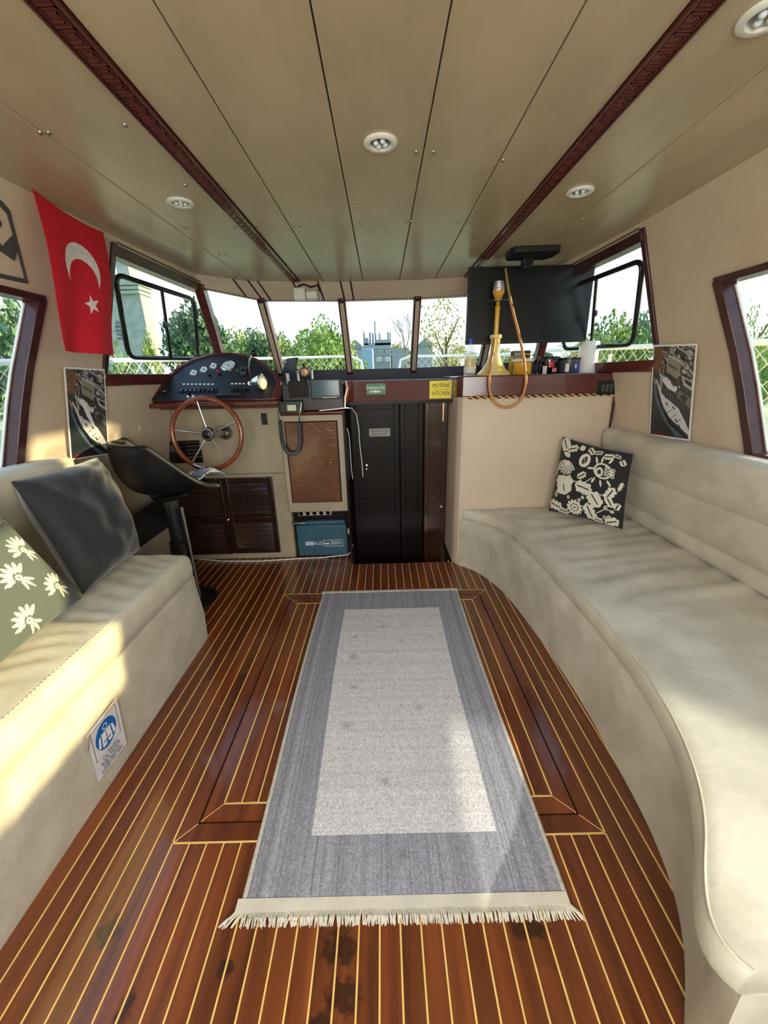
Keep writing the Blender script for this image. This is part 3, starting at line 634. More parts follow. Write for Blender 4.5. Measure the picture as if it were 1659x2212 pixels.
# ================================================================== PILLOWS
def pillow(name, label, corners, puff, ras, m, rasb=None, cat='cushion', crease=0):
    c = [Vector(q) for q in corners]; S = bil(c); nrm = (c[1]-c[0]).cross(c[3]-c[0]).normalized()
    if nrm.dot(O3-c[0]) < 0: nrm = -nrm
    root = thing(name, label, cat, tuple(sum(c, Vector())/4))
    cen = sum(c, Vector())/4
    def SS(sg):
        def f(u, v):
            a_, b_ = abs(2*u-1), abs(2*v-1)
            h = puff*((1-a_**2.6)*(1-b_**2.6))**.55
            # edges pull in between the corners
            p = S(u, v); pin = .035*((1-a_**2)*(b_**3)+(1-b_**2)*(a_**3)); p = p.lerp(cen, pin)
            wr = crease*.005*nz(u*5+3, v*5)*(1-min(1, h/puff)*.4)+crease*.0022*math.sin(14*math.atan2(v-.02, 1.02-u)+3*nz(u*3, v*3))*max(0, 1-math.hypot(1-u, v)*1.5)
            return p+nrm*(sg*h+wr*(1-a_**6)*(1-b_**6))
        return f
    sheet('front_cover', ras, SS(1), m, root); back = rasb or Ras(20, 20, ras.a[2, 2]); sheet('back_cover', back, SS(-1), m, root)
    return root
r = Ras(70, 70, srgb(25, 26, 28)); 
pillow('cushion', 'plain black cushion leaning on the left bench backrest', [(-1.385, 1.42, .965), (-1.39, 1.90, .965), (-1.16, 1.70, .555), (-1.20, 1.36, .515)], .10, r, mat('black_cloth', (1, 1, 1, 1), (.86, .86, .86, 1), .7, scale=(300, 300, 300), attr=True, sheen=.5), crease=6)
def flower_fan(r, cx, cy, sc_, rot, c, dark):
    for k in range(7):
        a_ = rot+(k-3)*.42; r.ell(cx+math.cos(a_)*sc_*.62, cy+math.sin(a_)*sc_*.62, sc_*.34, sc_*.115, c, a_)
    r.ell(cx, cy, sc_*.2, sc_*.2, c)
    for k in range(3): a_ = rot+PI+(k-1)*.5; r.ell(cx+math.cos(a_)*sc_*.5, cy+math.sin(a_)*sc_*.5, sc_*.3, sc_*.09, c, a_)
    r.ell(cx, cy, sc_*.07, sc_*.07, dark)
    r.line(cx, cy, cx-math.cos(rot)*sc_*.9, cy-math.sin(rot)*sc_*.9, sc_*.035, c)
gr = srgb(72, 82, 76); r = Ras(150, 150, gr); cr = srgb(206, 206, 182)
for (fx, fy) in [(.86, .80), (.52, .88), (.16, .86), (.86, .45), (.66, .60), (.34, .60), (.08, .52), (.62, .25), (.30, .26), (.92, .12), (.05, .12)]: flower_fan(r, fx, fy, .125, -2.0, cr, gr)
pillow('cushion', 'grey-green cushion with cream flower prints on the left bench', [(-1.33, .77, .965), (-1.295, 1.215, .965), (-1.14, 1.285, .545), (-1.13, .82, .525)], .065, r, M['cloth'], crease=1)
bk = srgb(28, 30, 32)[:3]; wh = srgb(226, 222, 204)[:3]; r = Ras(190, 190, bk)
def leafp(cx, cy, a_, L, wd, c=wh, vein=True):
    r.ell(cx, cy, L, wd, c, a_)
    for k in (-1, 1):
        for j in (-.5, 0, .5): r.ell(cx+math.cos(a_)*L*j-math.sin(a_)*wd*.8*k, cy+math.sin(a_)*L*j+math.cos(a_)*wd*.8*k, L*.26, wd*.5, c, a_+k*.9)
    if vein: r.line(cx-math.cos(a_)*L*.7, cy-math.sin(a_)*L*.7, cx+math.cos(a_)*L*.6, cy+math.sin(a_)*L*.6, .008, bk)
def stem(*P):
    for (a_, b_) in zip(P, P[1:]): r.line(*a_, *b_, .006, wh)
stem((.24, .42), (.34, .52), (.50, .50), (.58, .42)); stem((.50, .66), (.62, .60), (.86, .62)); stem((.34, .52), (.30, .62)); stem((.52, .82), (.60, .72), (.58, .64)); stem((.70, .86), (.80, .78), (.90, .80))
for k in range(7):   # lotus
    a_ = .6+k*.33; r.ell(.18+math.cos(a_)*.09, .26+math.sin(a_)*.12, .085, .030, wh, a_); r.ell(.18+math.cos(a_)*.10, .26+math.sin(a_)*.13, .055, .015, bk, a_); r.ell(.18+math.cos(a_)*.10, .26+math.sin(a_)*.13, .04, .007, wh, a_)
r.ell(.16, .20, .06, .03, wh, .3)
r.ell(.44, .22, .075, .095, wh, .4); r.ell(.44, .22, .03, .06, bk, .4)
for k in range(5): r.ell(.435+.006*(k % 2), .17+k*.025, .008, .008, wh)
r.ell(.70, .30, .12, .10, wh, .2); r.ell(.70, .30, .095, .078, bk, .2); r.ell(.66, .32, .05, .06, wh); r.ell(.66, .32, .03, .04, bk)
for k in range(9): a_ = k*.7; r.ell(.66+math.cos(a_)*.035, .32+math.sin(a_)*.045, .018, .008, wh, a_)
for i_ in range(3):
    for j_ in range(3): r.ell(.74+i_*.045, .25+j_*.042+i_*.006, .021, .021, wh); r.ell(.74+i_*.045, .25+j_*.042+i_*.006, .010, .010, bk)
for a_, x_, y_ in [(-1.9, .60, .18), (-1.5, .67, .16), (-1.1, .78, .15), (.9, .80, .44), (1.3, .70, .46), (2.0, .60, .44), (3.0, .54, .30)]: r.ell(x_, y_, .045, .014, wh, a_)
leafp(.20, .60, 1.2, .13, .10); leafp(.14, .54, .5, .08, .03, vein=False); leafp(.27, .54, -.5, .07, .03, vein=False); leafp(.49, .57, .15, .12, .06); leafp(.44, .42, -.7, .07, .03); leafp(.66, .69, .9, .11, .07); leafp(.83, .57, -1.1, .10, .045); leafp(.84, .68, 1.0, .07, .035); leafp(.50, .08, .6, .06, .03); leafp(.74, .10, -.2, .07, .03)
leafp(.09, .08, .9, .09, .06); leafp(.22, .11, -.4, .09, .035); leafp(.36, .07, .1, .04, .03, vein=False); leafp(.60, .08, -.3, .06, .02); leafp(.84, .07, .2, .05, .018); leafp(.92, .14, .9, .04, .03)
for k in range(12): a_ = k*.52; r.ell(.40+math.cos(a_)*.075, .86+math.sin(a_)*.07, .045, .02, wh, a_+.5)
r.ell(.40, .86, .06, .055, bk)
for k in range(7): a_ = k*.9; r.ell(.40+math.cos(a_)*.03, .86+math.sin(a_)*.03, .03, .012, wh, a_+.8)
leafp(.61, .87, 1.1, .12, .055); leafp(.11, .90, .2, .12, .05); leafp(.24, .95, .1, .08, .03); leafp(.10, .74, -1.3, .05, .02); leafp(.80, .90, .2, .03, .02); leafp(.88, .94, -.4, .09, .045); leafp(.72, .96, .2, .06, .03); leafp(.93, .72, -1.2, .05, .03); leafp(.94, .45, -1.3, .07, .015, vein=False); leafp(.03, .44, -1.4, .08, .014, vein=False)
for x_, y_ in [(.80, .76), (.88, .80), (.85, .88), (.50, .70), (.46, .74), (.30, .74)]: r.ell(x_, y_, .022, .022, wh); r.ell(x_, y_, .008, .008, bk)
pillow('cushion', 'black and white floral cushion in the corner of the right sofa', [(1.13, 2.47, .915), (1.375, 2.13, .862), (1.345, 2.055, .448), (1.065, 2.40, .450)], .06, r, M['cloth'], crease=1)

# ================================================================== RUG
rug = thing('rug', 'grey rectangular woven rug with pale centre and fringes on the wooden floor', 'rug', (.017, 1.4, 0))
r = Ras(150, 260, srgb(158, 158, 168)); r.m((r.x > .187) & (r.x < .834) & (r.y > .123) & (r.y < .905), srgb(222, 218, 220))
r.a *= (1+.06*RNG.standard_normal((260, 150, 1)).clip(-2, 2)*np.array([1, 1, 1])); colv = RNG.standard_normal((1, 150, 1)); mask = ((r.x > .187) & (r.x < .834) & (r.y > .123) & (r.y < .905))[:, :, None]
r.a *= np.where(mask, 1, 1+.11*colv); r.a *= np.where(mask, 1+.04*RNG.standard_normal((260, 1, 1)), 1)
r.m((r.x < .012) | (r.x > .988), srgb(206, 204, 190))
for cx, cy_, rr in [(.453, .234, .022), (.28, .29, .018), (.28, .39, .03), (.565, .315, .016), (.30, .52, .02), (.28, .651, .026), (.72, .70, .02), (.62, .60, .018), (.45, .80, .02), (.5, .94, .02)]:
    d_ = np.sqrt((r.x-cx)**2+((r.y-cy_)*1.9)**2); k_ = np.clip(1-d_/(rr*1.3), 0, 1)[:, :, None]*(.5+.5*RNG.random((260, 150, 1))); r.a = r.a*(1-.5*k_)
RX0, RX1, RY0, RY1 = -.408, .448, .645, 2.185
def RS(u, v):
    y_ = RY1+(RY0-RY1)*v; return Vector((RX0+(RX1-RX0)*u+.006*math.sin(y_*3), y_, .006+.0015*nz(u*5, v*9)))
o = sheet('woven_field', r, RS, M['rug'], rug); b_ = o.modifiers.new('solid', 'SOLIDIFY'); b_.thickness = .005; b_.offset = -1
for y0_, y1_, nm in [(.617, .645, 'end_band'), (2.185, 2.205, 'end_band')]:
    finish(nm, MB().grid([[(RX0-.004+(RX1-RX0+.008)*i/30, y_, .006+.002*nz(i*.7, y_*9)) for i in range(31)] for y_ in (y0_, (y0_+y1_)/2, y1_)]), M['fringe'], rug, solid=.004)
fr = MB()
for i in range(330):
    u = i/329; x_ = RX0-.004+(RX1-RX0+.008)*u; e = max(0, 1-u/.05)-max(0, 1-(1-u)/.05); L = .026+.006*random.random()
    dx_ = -e*.03+random.uniform(-.007, .007)*(2 if u < .2 else 1)
    fr.tube([(x_, .618, .006), (x_+dx_*.5, .618-L*.5, .007+.003*random.random()), (x_+dx_, .618-L, .003)], [.0022, .002, .0012], 4)
    L = .014; fr.tube([(x_, 2.204, .006), (x_+random.uniform(-.005, .005), 2.204+L, .003)], [.002, .0012], 4)
stuff(finish('fringe', fr, M['fringe'], rug))

# ================================================================== HELM CONSOLE
hc = thing('helm_console', 'beige steering console with arched black instrument panel and louvred doors', 'console', (-1.08, 2.75, 0))
rows = [[(-wx(z_, 2.74)+.004, 2.74, z_), (-.690, 2.74, z_), (-.690, 3.1, z_), (-wx(z_, 3.1)+.004, 3.1, z_)] for z_ in (0, .3, .6, .9, 1.15)]
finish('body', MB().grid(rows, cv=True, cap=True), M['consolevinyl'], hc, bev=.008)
# lip
LX0, LX1 = -1.462, -.648
finish('wooden_lip', MB().box(LX0, LX1, 2.52, 2.76, 1.146, 1.178), M['mahog'], hc, bev=.010, seg=3)
# sloping panel plane
PA = Vector((-1.06, 2.535, 1.176)); PBk = Vector((-1.06, 2.87, 1.475)); vy = (PBk-PA).normalized(); vx = Vector((1, 0, 0)); vn = vx.cross(vy)
if vn.y > 0: vn = -vn
def dp(u, v, off=0): return pl(u, v, PA, vn, 0)+vn*off
arch_px = [(322, 868), (335, 850), (350, 830), (364, 814), (390, 793), (420, 777), (445, 770), (470, 766), (500, 765), (530, 769), (556, 778), (580, 793), (600, 812), (608, 826), (606, 845), (598, 862)]
A = [dp(*p) for p in arch_px]
body_poly = A
rows = [[a_+vn*.0 for a_ in A], [a_+Vector((0, .12, -.02)) for a_ in A]]
finish('panel_housing', MB().prism(A, Vector((0, .10, -.06))), M['mahog'], hc, bev=.006, smooth=40)
ce = sum(A, Vector())/len(A)
Ain = []
for i_, a_ in enumerate(A):
    Ain.append(a_+(Vector((ce.x, ce.y, ce.z))-a_)*.075+vn*.0005)
Ain[0] = A[0]+vx*.02+vy*.004; Ain[-1] = A[-1]-vx*.03+vy*.004
Ain = [a_+vn*.001 for a_ in Ain]
finish('dash_panel', MB().prism(Ain, vn*.003), M['dash'], hc)
# raised arched rim
rows = []
for a_, i_ in zip(A, Ain): rows.append([a_+vn*.0, a_+vn*.016, i_+vn*.013, i_])
finish('arched_rim', MB().grid(rows, cv=True, cap=True), M['mahog'], hc, smooth=50, bev=.003)
def gauge(u, v, rr):
    c = dp(u, v, .003); g_ = finish('gauge', MB().lathe([(rr*1.12, 0), (rr*1.12, .006), (rr*1.0, .010), (rr*.93, .008), (.001, .006)], c, axis=vn, n=26), M['chrome'], hc, smooth=40)
    finish('dial', MB().lathe([(rr*.93, .0083), (.001, .0088)], c, axis=vn, n=24), M['dial'], g_)
    tk = MB()
    for k in range(9):
        a_ = -2.2+k*.55; d_ = vx*math.sin(a_)+vy*math.cos(a_); p_ = d_.cross(vn).normalized()
        tk.obox(c+d_*rr*.78+vn*.0095, d_*rr*.08, p_*.0008, vn*.0003)
    tk.lathe([(.0035, .009), (.0035, .013), (.001, .014)], c, axis=vn, n=10); d_ = (vx*.5-vy*.6).normalized(); tk.obox(c+d_*rr*.3+vn*.011, d_*rr*.4, d_.cross(vn).normalized()*.0009, vn*.0004)
    finish('needle', tk, M['ink'], g_)
for u, v, rr in [(419, 808, .024), (441, 801, .024), (462, 793, .024), (494, 792, .043)]: gauge(u, v, rr)
for u, v, mm in [(472, 804, 'red'), (514, 802, 'green'), (475, 810, 'black'), (453, 812, 'black')]:
    finish('push_button', MB().lathe([(.010, 0), (.010, .010), (.007, .014), (.001, .015)], dp(u, v, .003), axis=vn, n=14), M[mm], hc, smooth=40)
for n_, (u0, u1, v0) in enumerate([(390, 466, 838), (503, 534, 838)]):
    k_ = 8 if n_ == 0 else 4; a_, b2 = dp(u0-4, v0+8, .003), dp(u1+4, v0+8, .003); sw = finish('switch_bank', MB().obox((a_+b2)/2, (b2-a_)/2, vy*.017, vn*.006), M['black'], hc, bev=.002)
    for k in range(k_):
        c = dp(u0+(u1-u0)*(k+.5)/k_, v0+8, .012); finish('rocker_switch', MB().obox(c, vx*.0085*(1 if n_ == 0 else .9), vy*.012, vn*.004), M['blackgloss'], sw, bev=.002)
        c = dp(395+(466-395)*(k+.3)/k_, 831, .0045) if n_ == 0 else dp(499+(532-499)*(k+.35)/k_, 830, .0045)
        finish('switch_label', MB().obox(c, vx*.0075, vy*.006, vn*.0004), M['paper'], sw)
c = dp(412, 857, .004); ks_ = finish('key_plate', MB().obox(c, vx*.024, vy*.010, vn*.0006), M['paper'], hc)
finish('key', MB().lathe([(.009, 0), (.007, .014), (.001, .015)], c, axis=vn, n=12).obox(c+vn*.022, vx*.003, vy*.010, vn*.010), M['black'], hc)
c = dp(498, 856, .012); rc = thing('remote_control', 'black remote control lying on the dash panel', 'remote control', tuple(c))
finish('body', MB().obox(c, vx*.088, vy*.012, vn*.006), M['black'], rc, bev=.004); finish('display', MB().obox(c+vx*.03+vn*.0065, vx*.03, vy*.004, vn*.0006), M['steel'], rc)
for k in range(4): finish('button', MB().obox(c-vx*(.065-.02*k)+vn*.0068, vx*.005, vy*.004, vn*.001), M['steel'], rc)
# engine throttle lever
tb = dp(547, 832, .006); L_ = thing('throttle_lever', 'curved chrome throttle lever with black knob on the dash', 'lever', tuple(tb))
tp = [tb, px(541, 815, Y=2.72), px(538, 795, Y=2.70), px(540, 778, Y=2.68), px(546, 768, Y=2.67)]
finish('lever_base', MB().lathe([(.022, 0), (.020, .018), (.010, .03), (.001, .031)], tb, axis=vn, n=18), M['chrome'], L_, smooth=40)
finish('lever_arm', MB().tube(tp, [.010, .009, .008, .007, .007], 10), M['chrome'], L_, smooth=60)
kp = px(548, 762, Y=2.67); finish('knob', MB().lathe([(.001, -.02), (.012, -.017), (.019, -.008), (.020, .003), (.013, .016), (.001, .020)], kp, n=16), M['black'], L_, smooth=60)
# handheld mic on the panel
c = dp(528, 806, .018); mi = thing('radio_microphone', 'grey handheld radio microphone clipped to the dash panel', 'microphone', tuple(c))
finish('body', MB().obox(c, vx*.019, vy*.032, vn*.014), plain('mic_grey', srgb(70, 76, 84), .5), mi, bev=.006)
finish('antenna', MB().tube([c+vy*.03, px(531, 764, Y=2.80)], .003, 6), M['black'], mi); finish('speaker_grille', MB().obox(c-vy*.010+vn*.0145, vx*.012, vy*.012, vn*.001), M['black'], mi)
# search light
sl = thing('search_light', 'chrome spotlight with clear lens at the right end of the dash', 'spotlight', tuple(dp(575, 848, 0)))
ct = px(565, 826, Y=2.60); ax_ = Vector((.95, -.30, .05)).normalized()
finish('housing', MB().lathe([(.001, -.075), (.018, -.072), (.034, -.055), (.044, -.02), (.050, .0), (.052, .006), (.047, .010)], ct, axis=ax_, n=28), M['chrome'], sl, smooth=40)
finish('lens', MB().lathe([(.047, .008), (.04, .016), (.02, .021), (.001, .022)], ct, axis=ax_, n=24), plain('lens', srgb(220, 220, 196), .12, coat=.5), sl, smooth=60)
finish('bracket', MB().tube([ct-ax_*.03-Vector((0, 0, .05)), ct-ax_*.03-Vector((.0, 0, .075)), dp(552, 846, .0)], .008, 8), M['chrome'], sl, smooth=60)
finish('clamp', MB().lathe([(.012, -.012), (.014, 0), (.012, .012)], ct-ax_*.085, axis=(0, 1, 0), n=14), M['chrome'], sl, smooth=40)
# compass dome on left of the panel
c = dp(357, 848, .004); cb_ = thing('compass', 'small black dome compass at the left end of the dash', 'compass', tuple(c))
finish('base', MB().obox(c+vn*.004, vx*.034, vy*.022, vn*.006), M['black'], cb_, bev=.006); finish('dome', MB().lathe([(.024, .008), (.021, .02), (.012, .028), (.001, .031)], c, axis=vn, n=18), M['blackgloss'], cb_, smooth=60)
# dark rounded hump left behind the panel
p = px(352, 822, Y=2.88); finish('side_fairing', MB().lathe([(.001, -.03), (.05, -.025), (.085, 0), (.05, .03), (.001, .035)], p-Vector((0, 0, .02)), axis=(.3, 0, 1), n=20), M['mahogdark'], hc, smooth=60)
# body front: seam, small black plate, controls plate, louvred doors
F0 = 2.738
def fp_(u, v, y=F0): return px(u, v, Y=y)
p = fp_(571, 905); finish('latch_plate', MB().obox((p.x, F0-.003, p.z), (.020, 0, 0), (0, 0, .038), (0, .004, 0)), M['black'], hc, bev=.008)
a, c_ = fp_(348, 953), fp_(440, 999); pn = finish('control_plate', MB().box(a.x, c_.x, F0-.008, F0+.002, c_.z, a.z), M['blackgloss'], hc, bev=.003)
finish('plate_screen', MB().box(a.x+.13, a.x+.24, F0-.010, F0-.007, c_.z+.03, a.z-.02), M['screen'], pn); finish('plate_label', MB().box(a.x+.03, a.x+.09, F0-.0095, F0-.007, c_.z+.08, a.z-.03), M['coil'], pn)
for k in range(5): finish('plate_text', MB().box(a.x+.17, a.x+.27-.012*(k % 2), F0-.0105, F0-.0095, a.z-.014-k*.026, a.z-.010-k*.026), M['steel'], pn)
sm = MB(); rr_ = random.Random(3)
for k in range(70): xx = -1.40+k*.01; sm.box(xx, xx+.007, F0-.001, F0+.002, .665+.002*math.sin(k)+rr_.uniform(-.001, .001), .669+.002*math.sin(k))
stuff(finish('stitched_seam', sm, M['gap'], hc))
for (ua, ub, ta, tb2) in [(372, 480, 1035, 1192), (482, 588, 1031, 1190)]:
    a, c_ = fp_(ua, ta), fp_(ub, ta); zb = .055 if ua < 400 else .058; x0_, x1_ = a.x, c_.x; zt = .643
    d = finish('louvre_door', MB().box(x0_, x1_, F0-.012, F0+.001, zb, zt), M['louvre'], hc, bev=.002)
    f = MB(); w_ = .035
    for q_ in [(x0_, x0_+w_, zb, zt), (x1_-w_, x1_, zb, zt), (x0_+w_, x1_-w_, zt-w_, zt), (x0_+w_, x1_-w_, zb, zb+w_), (x0_+w_, x1_-w_, .32, .35)]: f.box(q_[0], q_[1], F0-.026, F0-.010, q_[2], q_[3])
    finish('door_frame', f, M['louvre'], d, bev=.003)
    for k in range(15):
        z_ = zb+w_+.018+k*.0345
        if .31 < z_ < .36: continue
        if z_ < zt-w_-.01: finish('slat', MB().hexa([(x0_+w_, F0-.026, z_-.012), (x1_-w_, F0-.026, z_-.012), (x1_-w_, F0-.020, z_-.012), (x0_+w_, F0-.020, z_-.012), (x0_+w_, F0-.014, z_+.014), (x1_-w_, F0-.014, z_+.014), (x1_-w_, F0-.009, z_+.014), (x0_+w_, F0-.009, z_+.014)]), M['louvre'], d)
p = fp_(497, 1119); finish('door_knob', MB().lathe([(.004, 0), (.004, .01), (.008, .016), (.001, .02)], (p.x, F0-.026, p.z), axis=(0, -1, 0), n=12), M['chrome'], hc, smooth=40)

# steering wheel
whc = px(447, 938, Y=2.44); sw_ = thing('steering_wheel', 'wooden rimmed steering wheel with five steel spokes on the console', 'steering wheel', tuple(whc))
ax_ = Vector((0, -1, .10)).normalized(); wxv = Vector((1, 0, 0)); wyv = ax_.cross(wxv).normalized()
if wyv.z < 0: wyv = -wyv
R_ = .212
finish('rim', MB().tube([whc+(wxv*math.cos(2*PI*k/72)+wyv*math.sin(2*PI*k/72))*R_ for k in range(72)], .0145, 12, closed=True), M['wheelwood'], sw_, smooth=60)
for d_ in (100, 172, 20, 236, 304):
    a_ = math.radians(d_); e = wxv*math.cos(a_)+wyv*math.sin(a_); finish('spoke', MB().tube([whc-ax_*.02+e*.03, whc-ax_*.01+e*.12, whc+e*(R_-.006)], [.0055, .005, .005], 8), M['chrome'], sw_, smooth=60)
finish('hub', MB().lathe([(.03, -.03), (.042, -.015), (.042, .0), (.034, .012), (.001, .014)], whc-ax_*.01, axis=ax_, n=24), M['steel'], sw_, smooth=40)
finish('hub_cap', MB().lathe([(.030, 0), (.028, .008), (.012, .012), (.010, .018), (.001, .02)], whc+ax_*.002, axis=ax_, n=20), M['black'], sw_, smooth=40)
finish('steering_shaft', MB().lathe([(.02, 0), (.02, .24), (.045, .26), (.05, .282)], whc-ax_*.01, axis=-ax_, n=16), M['steel'], sw_, smooth=40)
gp = math.radians(252); e = wxv*math.cos(gp)+wyv*math.sin(gp)
finish('rim_clamp', MB().tube([whc+(wxv*math.cos(math.radians(a_))+wyv*math.sin(math.radians(a_)))*R_ for a_ in range(240, 262, 3)], .0165, 12), M['chrome'], sw_, smooth=60)

# ================================================================== HELM SIDE CABINET
cbn = thing('side_cabinet', 'beige cabinet with glossy brown door left of the dark cabin doors', 'cabinet', (-.46, 2.8, 0))
CX0, CX1, CF = -.688, -.250, 2.66
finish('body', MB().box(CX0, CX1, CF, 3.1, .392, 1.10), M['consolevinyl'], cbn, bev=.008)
finish('wooden_edge', MB().tube([(CX0+.02, CF-.012, 1.085), (CX1-.008, CF-.012, 1.085)], .015, 10), M['mahog'], cbn, smooth=60)
a, c_ = px(616, 913, Y=CF), px(737, 1082, Y=CF)
dr = finish('door', MB().box(a.x, c_.x+.0, CF-.014, CF+.001, c_.z, a.z), M['door'], cbn, bev=.003)
p = px(714, 999, Y=CF-.014); finish('knob', MB().lathe([(.004, 0), (.004, .010), (.009, .015), (.001, .02)], (p.x, CF-.014, p.z), axis=(0, -1, 0), n=12), M['brass'], dr, smooth=40)
f = MB(); x0_, x1_, z0_, z1_ = a.x, c_.x, c_.z, a.z
for q_ in [(x0_-.008, x1_+.008, z1_, z1_+.006), (x0_-.008, x1_+.008, z0_-.006, z0_), (x0_-.008, x0_, z0_, z1_), (x1_, x1_+.008, z0_, z1_)]: f.box(q_[0], q_[1], CF-.002, CF+.001, q_[2], q_[3])
finish('door_gap', f, M['gap'], cbn)
finish('back_board', MB().box(CX0, CX1, 2.79, 2.81, 0, .392), M['mahogdark'], cbn); finish('side_board', MB().box(CX1-.015, CX1, 2.70, 2.81, 0, .392), M['mahogdark'], cbn)
# instrument box on top
ib = thing('instrument_box', 'black instrument box with screen and radio on top of the side cabinet', 'instrument box', (-.45, 2.75, 1.10))
IF = 2.625
finish('box', MB().box(-.640, -.248, IF, 2.80, 1.101, 1.268), M['black'], ib, bev=.006)
a, c_ = px(622, 822, Y=IF), px(668, 858, Y=IF); finish('brown_panel', MB().box(a.x, c_.x, IF-.004, IF+.001, c_.z, a.z-.004), M['mahogdark'], ib, bev=.002)
a, c_ = px(670, 819, Y=IF-.02), px(738, 861, Y=IF-.02); gps = thing('chart_display', 'small rectangular display with grey screen on the instrument box', 'display', ((a.x+c_.x)/2, IF-.02, c_.z))
finish('bezel', MB().box(a.x, c_.x, IF-.028, IF-.001, c_.z, a.z), M['black'], gps, bev=.005); finish('screen', MB().box(a.x+.014, c_.x-.014, IF-.030, IF-.027, c_.z+.022, a.z-.012), M['lcd'], gps)
for k in range(6): finish('button', MB().box(a.x+.07+k*.016, a.x+.082+k*.016, IF-.031, IF-.027, c_.z+.007, c_.z+.012), M['white'], gps)
a, c_ = px(603, 866, Y=IF-.02), px(657, 892, Y=IF-.02); vh = thing('vhf_radio', 'black marine radio with small lit display below the brown panel', 'radio', ((a.x+c_.x)/2, IF-.03, c_.z))
finish('body', MB().box(a.x, c_.x, IF-.045, IF-.001, c_.z, a.z), M['black'], vh, bev=.005)
e1, e2 = px(620, 875, Y=IF-.046), px(640, 887, Y=IF-.046); finish('display', MB().box(e1.x, e2.x, IF-.048, IF-.044, e2.z, e1.z), plain('lcd_pale', srgb(206, 214, 180), .3), vh)
for k in range(7): q_ = px(606+k*7.5, 869.5, Y=IF-.046); finish('button', MB().box(q_.x-.007, q_.x+.007, IF-.049, IF-.044, q_.z-.003, q_.z+.003), M['coil'], vh)
for k in range(3): q_ = px(609, 876+k*5, Y=IF-.046); finish('button', MB().box(q_.x-.005, q_.x+.005, IF-.049, IF-.044, q_.z-.003, q_.z+.003), M['coil'], vh)
# coiled cord
cc = thing('coiled_cord', 'grey coiled handset cord hanging in front of the side cabinet', 'cord', tuple(px(630, 980, Y=CF-.05)))
path = [px(612, 868, Y=IF-.06), px(603, 876, Y=IF-.06), px(601, 895, Y=IF-.06), px(605, 910, Y=IF-.06)]
finish('straight_end', MB().tube(path, .0035, 6), M['coil'], cc, smooth=60)
cp_ = [px(u, v, Y=CF-.045) for u, v in [(605, 908), (607, 930), (609, 950), (613, 965), (620, 976), (630, 981), (641, 978), (647, 966), (648, 950), (647, 932), (646, 915)]]
hel = []; dens = []
for a_, b2 in zip(cp_, cp_[1:]):
    for k in range(60): dens.append(a_.lerp(b2, k/60))
for i_, p in enumerate(dens):
    t_ = (dens[min(i_+1, len(dens)-1)]-dens[max(0, i_-1)]).normalized(); n1 = t_.cross(Vector((0, 1, 0))).normalized(); n2 = Vector((0, 1, 0)); ph = i_*.85
    hel.append(p+(n1*math.cos(ph)+n2*math.sin(ph))*.0105)
finish('coil', MB().tube(hel, .0038, 5), M['coil'], cc, smooth=60)
finish('straight_end', MB().tube([px(646, 916, Y=CF-.045), px(647, 900, Y=IF-.06), px(649, 885, Y=IF-.06), px(651, 870, Y=IF-.05)], .0035, 6), M['steel'], cc, smooth=60)
# things on top of the dash shelf
p = px(612, 815, Y=2.74); dv = thing('dash_monitor', 'small black tilted device standing on the dash beside the arch', 'monitor', (p.x, 2.9, 1.27))
q4 = [px(620, 774, Y=2.86), px(640, 772, Y=2.80), px(634, 806, Y=2.80), px(607, 806, Y=2.86)]
finish('case', MB().prism(q4, (0.01, .03, 0)), M['black'], dv, bev=.003); finish('stand', MB().tube([(q4[3]+q4[2])/2, ((q4[3]+q4[2])/2).x*Vector((1, 0, 0))+Vector((0, 2.84, 1.272))], .012, 8), M['white'], dv)
p = px(658, 804, Y=2.86); ln = thing('brass_lamp', 'small round lamp with peach glass and ball top on the instrument box', 'lamp', (p.x, 2.86, 1.27))
finish('housing', MB().lathe([(.028, -.03), (.034, -.02), (.036, .0), (.030, .012), (.027, .012)], p, axis=(0, -1, 0), n=22), M['black'], ln, smooth=40)
finish('lens', MB().lathe([(.026, .010), (.018, .017), (.001, .02)], p, axis=(0, -1, 0), n=20), plain('peach_glass', srgb(222, 170, 130), .2), ln, smooth=60)
finish('ball_top', MB().lathe([(.001, .062), (.014, .057), (.019, .048), (.010, .040), (.006, .034)], p, n=16), M['brass'], ln, smooth=60); finish('foot', MB().lathe([(.028, -.0), (.024, .01), (.012, .02)], (p.x, 2.86, 1.274), n=16), M['black'], ln, smooth=40)
wf = MB()
a, c_ = px(640, 797, Y=3.0), px(676, 820, Y=3.0)
for q_ in [(a.x, a.x+.012, 1.274, a.z), (c_.x-.012, c_.x, 1.274, a.z), (a.x, c_.x, a.z-.008, a.z)]: wf.box(q_[0], q_[1], 3.0, 3.02, q_[2], q_[3])
tag(finish('white_stand', wf, M['white']), 'small white frame standing behind the round lamp on the dash', 'stand')
# white housing of the wiper motor at the valance
p = px(648, 636, Y=3.17); wm = thing('wiper_motor', 'white plastic wiper motor box above the front window', 'motor', tuple(p))
finish('housing', MB().obox(p, (.042, 0, 0), (0, .035, 0), (0, 0, .042)), M['white'], wm, bev=.012); finish('side_box', MB().obox(p+Vector((.085, .01, -.008)), (.04, 0, 0), (0, .03, 0), (0, 0, .026)), M['white'], wm, bev=.008)
finish('cable', MB().tube([p+Vector((-.02, .0, .045)), p+Vector((.03, 0, .065)), p+Vector((.08, 0, .045)), p+Vector((.13, 0, .055)), p+Vector((.14, .02, .02))], .006, 6), M['black'], wm, smooth=60)
